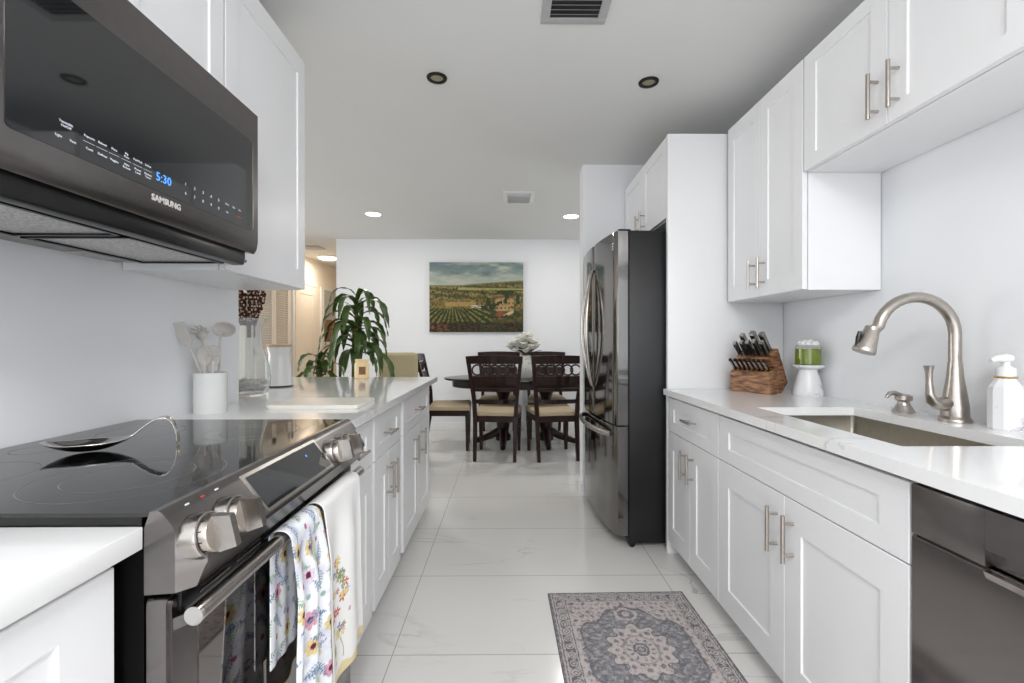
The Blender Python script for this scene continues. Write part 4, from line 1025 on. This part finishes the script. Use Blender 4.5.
fl_ = [(-.13, -.05, .14), (-.07, -.06, .18), (-.02, -.07, .13), (.04, -.06, .20), (.02, -.04, .25), (.09, -.05, .16), (-.09, -.03, .09), (.06, -.07, .10), (-.03, -.05, .22), (-.16, -.02, .10), (.10, -.03, .10), (-.02, 0, .16), (.0, -.08, .06)]
for (dx, dy, dz) in fl_:
    c_ = Vector((.195+dx, 5.12+dy, zt+.23+dz*.85)); ms.tube([(.195, 5.12, zt+.23), ((.195+c_.x)/2, 5.11, (zt+.26+c_.z)/2), c_], .004, 6)
    for k in range(8):
        a_ = k*2*PI/8+dx*9; up_ = .35+.5*(k % 2); petal(mf, c_, (math.cos(a_), math.sin(a_)-.25, up_), .088, .040, .014)
for k in range(16):
    a_ = k*2.4; dz = .03+.13*hsh(k, 4); petal(ml, (.195+.05*math.cos(a_), 5.12+.04*math.sin(a_), zt+.25+dz*.4), (math.cos(a_), .7*math.sin(a_)-.2, .15+.6*hsh(k, 2)), .14, .026, .01)
petal(ml, (.24, 5.06, zt+.24), (1, -.2, -.05), .16, .032, .01)
ms.build('stems', M_stem, bq); mf.build('blossoms', M_petal, bq); ml.build('leaves', M_leaf2, bq)

# ================================================================= CORN PLANT
PX, PY = -1.36, 3.85
pl = thing('potted_corn_plant', 'tall corn plant with long drooping green leaves behind the peninsula', 'plant', (PX, PY, 0))
pt_ = MB().lathe([(.0001, 0), (.15, 0), (.16, .02), (.19, .34), (.20, .36), (.185, .36), (.178, .33), (.0001, .33)], (PX, PY, 0)).build('pot', M_pot, pl)
MB().lathe([(.0001, .320), (.177, .320), (.170, .340), (.0001, .345)], (PX, PY, 0)).build('soil', M_soil, pt_)
def leaf(m, base, az, ln, w, rise, droop):
    base = Vector(base); hx = Vector((math.cos(az), math.sin(az), 0)); sd = Vector((-hx.y, hx.x, 0)); n_ = 14; ctr = [base.copy()]; el = rise; p = base.copy()
    for i in range(n_):
        t = (i+1)/n_; el = rise-(rise+droop)*min(1, t*1.4)**1.25; p = p+(hx*math.cos(el)+Vector((0, 0, math.sin(el))))*(ln/n_); ctr.append(p.copy())
    tw = random.uniform(-.5, .5)
    def g(u, v):
        i = int(round(u*n_)); c_ = ctr[i]; ww = w*(math.sin(PI*min(1, .10+u*.9))**.75)+.002; a_ = (v-.5)*2
        q = (ctr[min(n_, i+1)]-ctr[max(0, i-1)]).normalized(); nn = q.cross(sd); s2 = sd*math.cos(tw*u)+nn*math.sin(tw*u)
        return c_+s2*(a_*ww)-nn*(-.25*ww*abs(a_))+nn*(.004*math.sin(u*30+a_*2))
    m.grid(n_, 4, g)
stems = [((0.085, .0), 1.55, 34, .56), ((-.22, -.02), 1.04, 14, .36), ((.03, .08), 1.28, 16, .44)]
for (dx, dy), ht, nl, ll in stems:
    st = MB(); st.tube([(PX+dx*.4, PY+dy*.4, .33), (PX+dx*.9, PY+dy, ht*.6), (PX+dx, PY+dy, ht)], [.018, .016, .012], 10); sob = st.build('cane', M_stem, pl)
    m = MB()
    for k in range(nl):
        t = k/nl; z = ht-.50*(1-t)*(1 if nl > 30 else .45); az = k*2.399+random.uniform(-.3, .3)
        leaf(m, (PX+dx, PY+dy, z), az, ll*random.uniform(.75, 1.1)*(1-.22*t), .032*random.uniform(.8, 1.15), .55+.75*t, 1.40-.15*t)
    m.build('foliage', M_leaf, sob)

# ================================================================= CEILING THINGS
def downlight(name, label, x, y, r_, off, group):
    o = thing(name, label, 'ceiling light', (x, y, CEIL), group=group)
    if off:
        MB().lathe([(r_*.62, CEIL-.001), (r_*.66, CEIL-.008), (r_*.95, CEIL-.007), (r_, CEIL-.001)], (x, y, 0)).build('trim_ring', M_bronze, o)
        MB().lathe([(.0001, CEIL-.0045), (r_*.3, CEIL-.004), (r_*.62, CEIL-.0015), (.0001, CEIL-.001)], (x, y, 0)).build('bulb', M_bulb, o)
    else:
        MB().lathe([(r_*.86, CEIL-.001), (r_*.88, CEIL-.006), (r_, CEIL-.001)], (x, y, 0)).build('trim_ring', M_trim, o)
        MB().lathe([(.0001, CEIL-.004), (r_*.86, CEIL-.004), (r_*.86, CEIL-.001), (.0001, CEIL-.001)], (x, y, 0)).build('lens', M_lamp, o)
        l = bpy.data.lights.new('downlight_lamp', 'AREA'); l.shape = 'DISK'; l.size = r_*1.6; l.energy = 9; l.color = (1, .96, .90); lo = bpy.data.objects.new('downlight_lamp', l); COL.objects.link(lo); lo.location = (x, y, CEIL-.012)
    return o
downlight('recessed_spotlight', 'unlit bronze recessed spotlight in the kitchen ceiling, left of the pair', -.361, 2.316, .052, True, 'bronze kitchen spotlights')
downlight('recessed_spotlight', 'unlit bronze recessed spotlight in the kitchen ceiling, right of the pair', .726, 2.345, .052, True, 'bronze kitchen spotlights')
downlight('ceiling_downlight', 'lit round white downlight in the dining ceiling above the plant', -1.42, 4.81, .088, False, 'lit dining downlights')
downlight('ceiling_downlight', 'lit round white downlight in the dining ceiling beside the fridge wall', .676, 4.88, .088, False, 'lit dining downlights')
cv = thing('ceiling_vent', 'grey louvred air vent in the kitchen ceiling at the top edge', 'vent', (.272, 1.78, CEIL))
m = MB(); X0, X1, Y0, Y1 = .137, .405, 1.62, 1.911; iw = .035
m.box(X0, X1, Y0, Y0+iw, CEIL-.008, CEIL-.0005, .001); m.box(X0, X1, Y1-iw, Y1, CEIL-.008, CEIL-.0005, .001); m.box(X0, X0+iw, Y0+iw, Y1-iw, CEIL-.008, CEIL-.0005); m.box(X1-iw, X1, Y0+iw, Y1-iw, CEIL-.008, CEIL-.0005)
m.build('frame', M_vent, cv)
MB().box(X0+iw, X1-iw, Y0+iw, Y1-iw, CEIL-.003, CEIL-.0005).build('backing', M_ventd, cv)
m = MB()
for k in range(8):
    y = Y0+iw+.008+k*.026; m.hexa([(X0+iw, y, CEIL-.012), (X1-iw, y, CEIL-.012), (X1-iw, y+.002, CEIL-.012), (X0+iw, y+.002, CEIL-.012)], [(X0+iw, y+.012, CEIL-.004), (X1-iw, y+.012, CEIL-.004), (X1-iw, y+.014, CEIL-.004), (X0+iw, y+.014, CEIL-.004)])
m.build('louvres', M_vent, cv)
cv = thing('ceiling_vent', 'small white rectangular air register in the dining ceiling', 'vent', (.10, 4.22, CEIL))
MB().box(-.045, .245, 4.05, 4.38, CEIL-.008, CEIL-.0005, .002).build('frame', M_trim, cv)
m = MB()
for k in range(7): y = 4.10+k*.036; m.hexa([(-.005, y, CEIL-.03), (.205, y, CEIL-.03), (.205, y+.004, CEIL-.03), (-.005, y+.004, CEIL-.03)], [(-.005, y+.022, CEIL-.008), (.205, y+.022, CEIL-.008), (.205, y+.026, CEIL-.008), (-.005, y+.026, CEIL-.008)])
m.box(-.012, -.004, 4.09, 4.35, CEIL-.032, CEIL-.008); m.box(.204, .212, 4.09, 4.35, CEIL-.032, CEIL-.008)
m.build('louvres', M_trim, cv)
hl = thing('ceiling_light', 'round warm flush ceiling light in the hallway', 'ceiling light', (-2.86, 7.25, CEIL))
MB().lathe([(.0001, CEIL-.001), (.15, CEIL-.001), (.15, CEIL-.02), (.0001, CEIL-.02)], (-2.86, 7.25, 0)).build('base', M_trim, hl)
MB().lathe([(.0001, CEIL-.055), (.10, CEIL-.05), (.14, CEIL-.036), (.145, CEIL-.0201), (.0001, CEIL-.0201)], (-2.86, 7.25, 0)).build('diffuser', M_lampw, hl)
l = bpy.data.lights.new('hall_lamp', 'AREA'); l.shape = 'DISK'; l.size = .25; l.energy = 8; l.color = (1, .86, .68); lo = bpy.data.objects.new('hall_lamp', l); COL.objects.link(lo); lo.location = (-2.86, 7.25, CEIL-.065)
cv = tag(MB().box(-2.92, -2.66, 6.42, 6.66, CEIL-.012, CEIL-.0005, .003).build('ceiling_vent', M_vent), 'small grey return vent in the hallway ceiling', 'vent')
# framed mirror / picture at hall end
mr_ = thing('wall_picture', 'narrow framed dark picture on the hallway end wall', 'picture', (-3.17, 8.15, 1.2))
m = MB(); m.box(-3.199, -3.18, 7.86, 8.44, 1.12, 2.10); m.build('backing', M_trim, mr_); MB().box(-3.18, -3.176, 7.90, 8.40, 1.55, 2.06).build('mat_board', M_vent, mr_); MB().box(-3.18, -3.175, 7.90, 8.40, 1.16, 1.55).build('print', M_label, mr_)
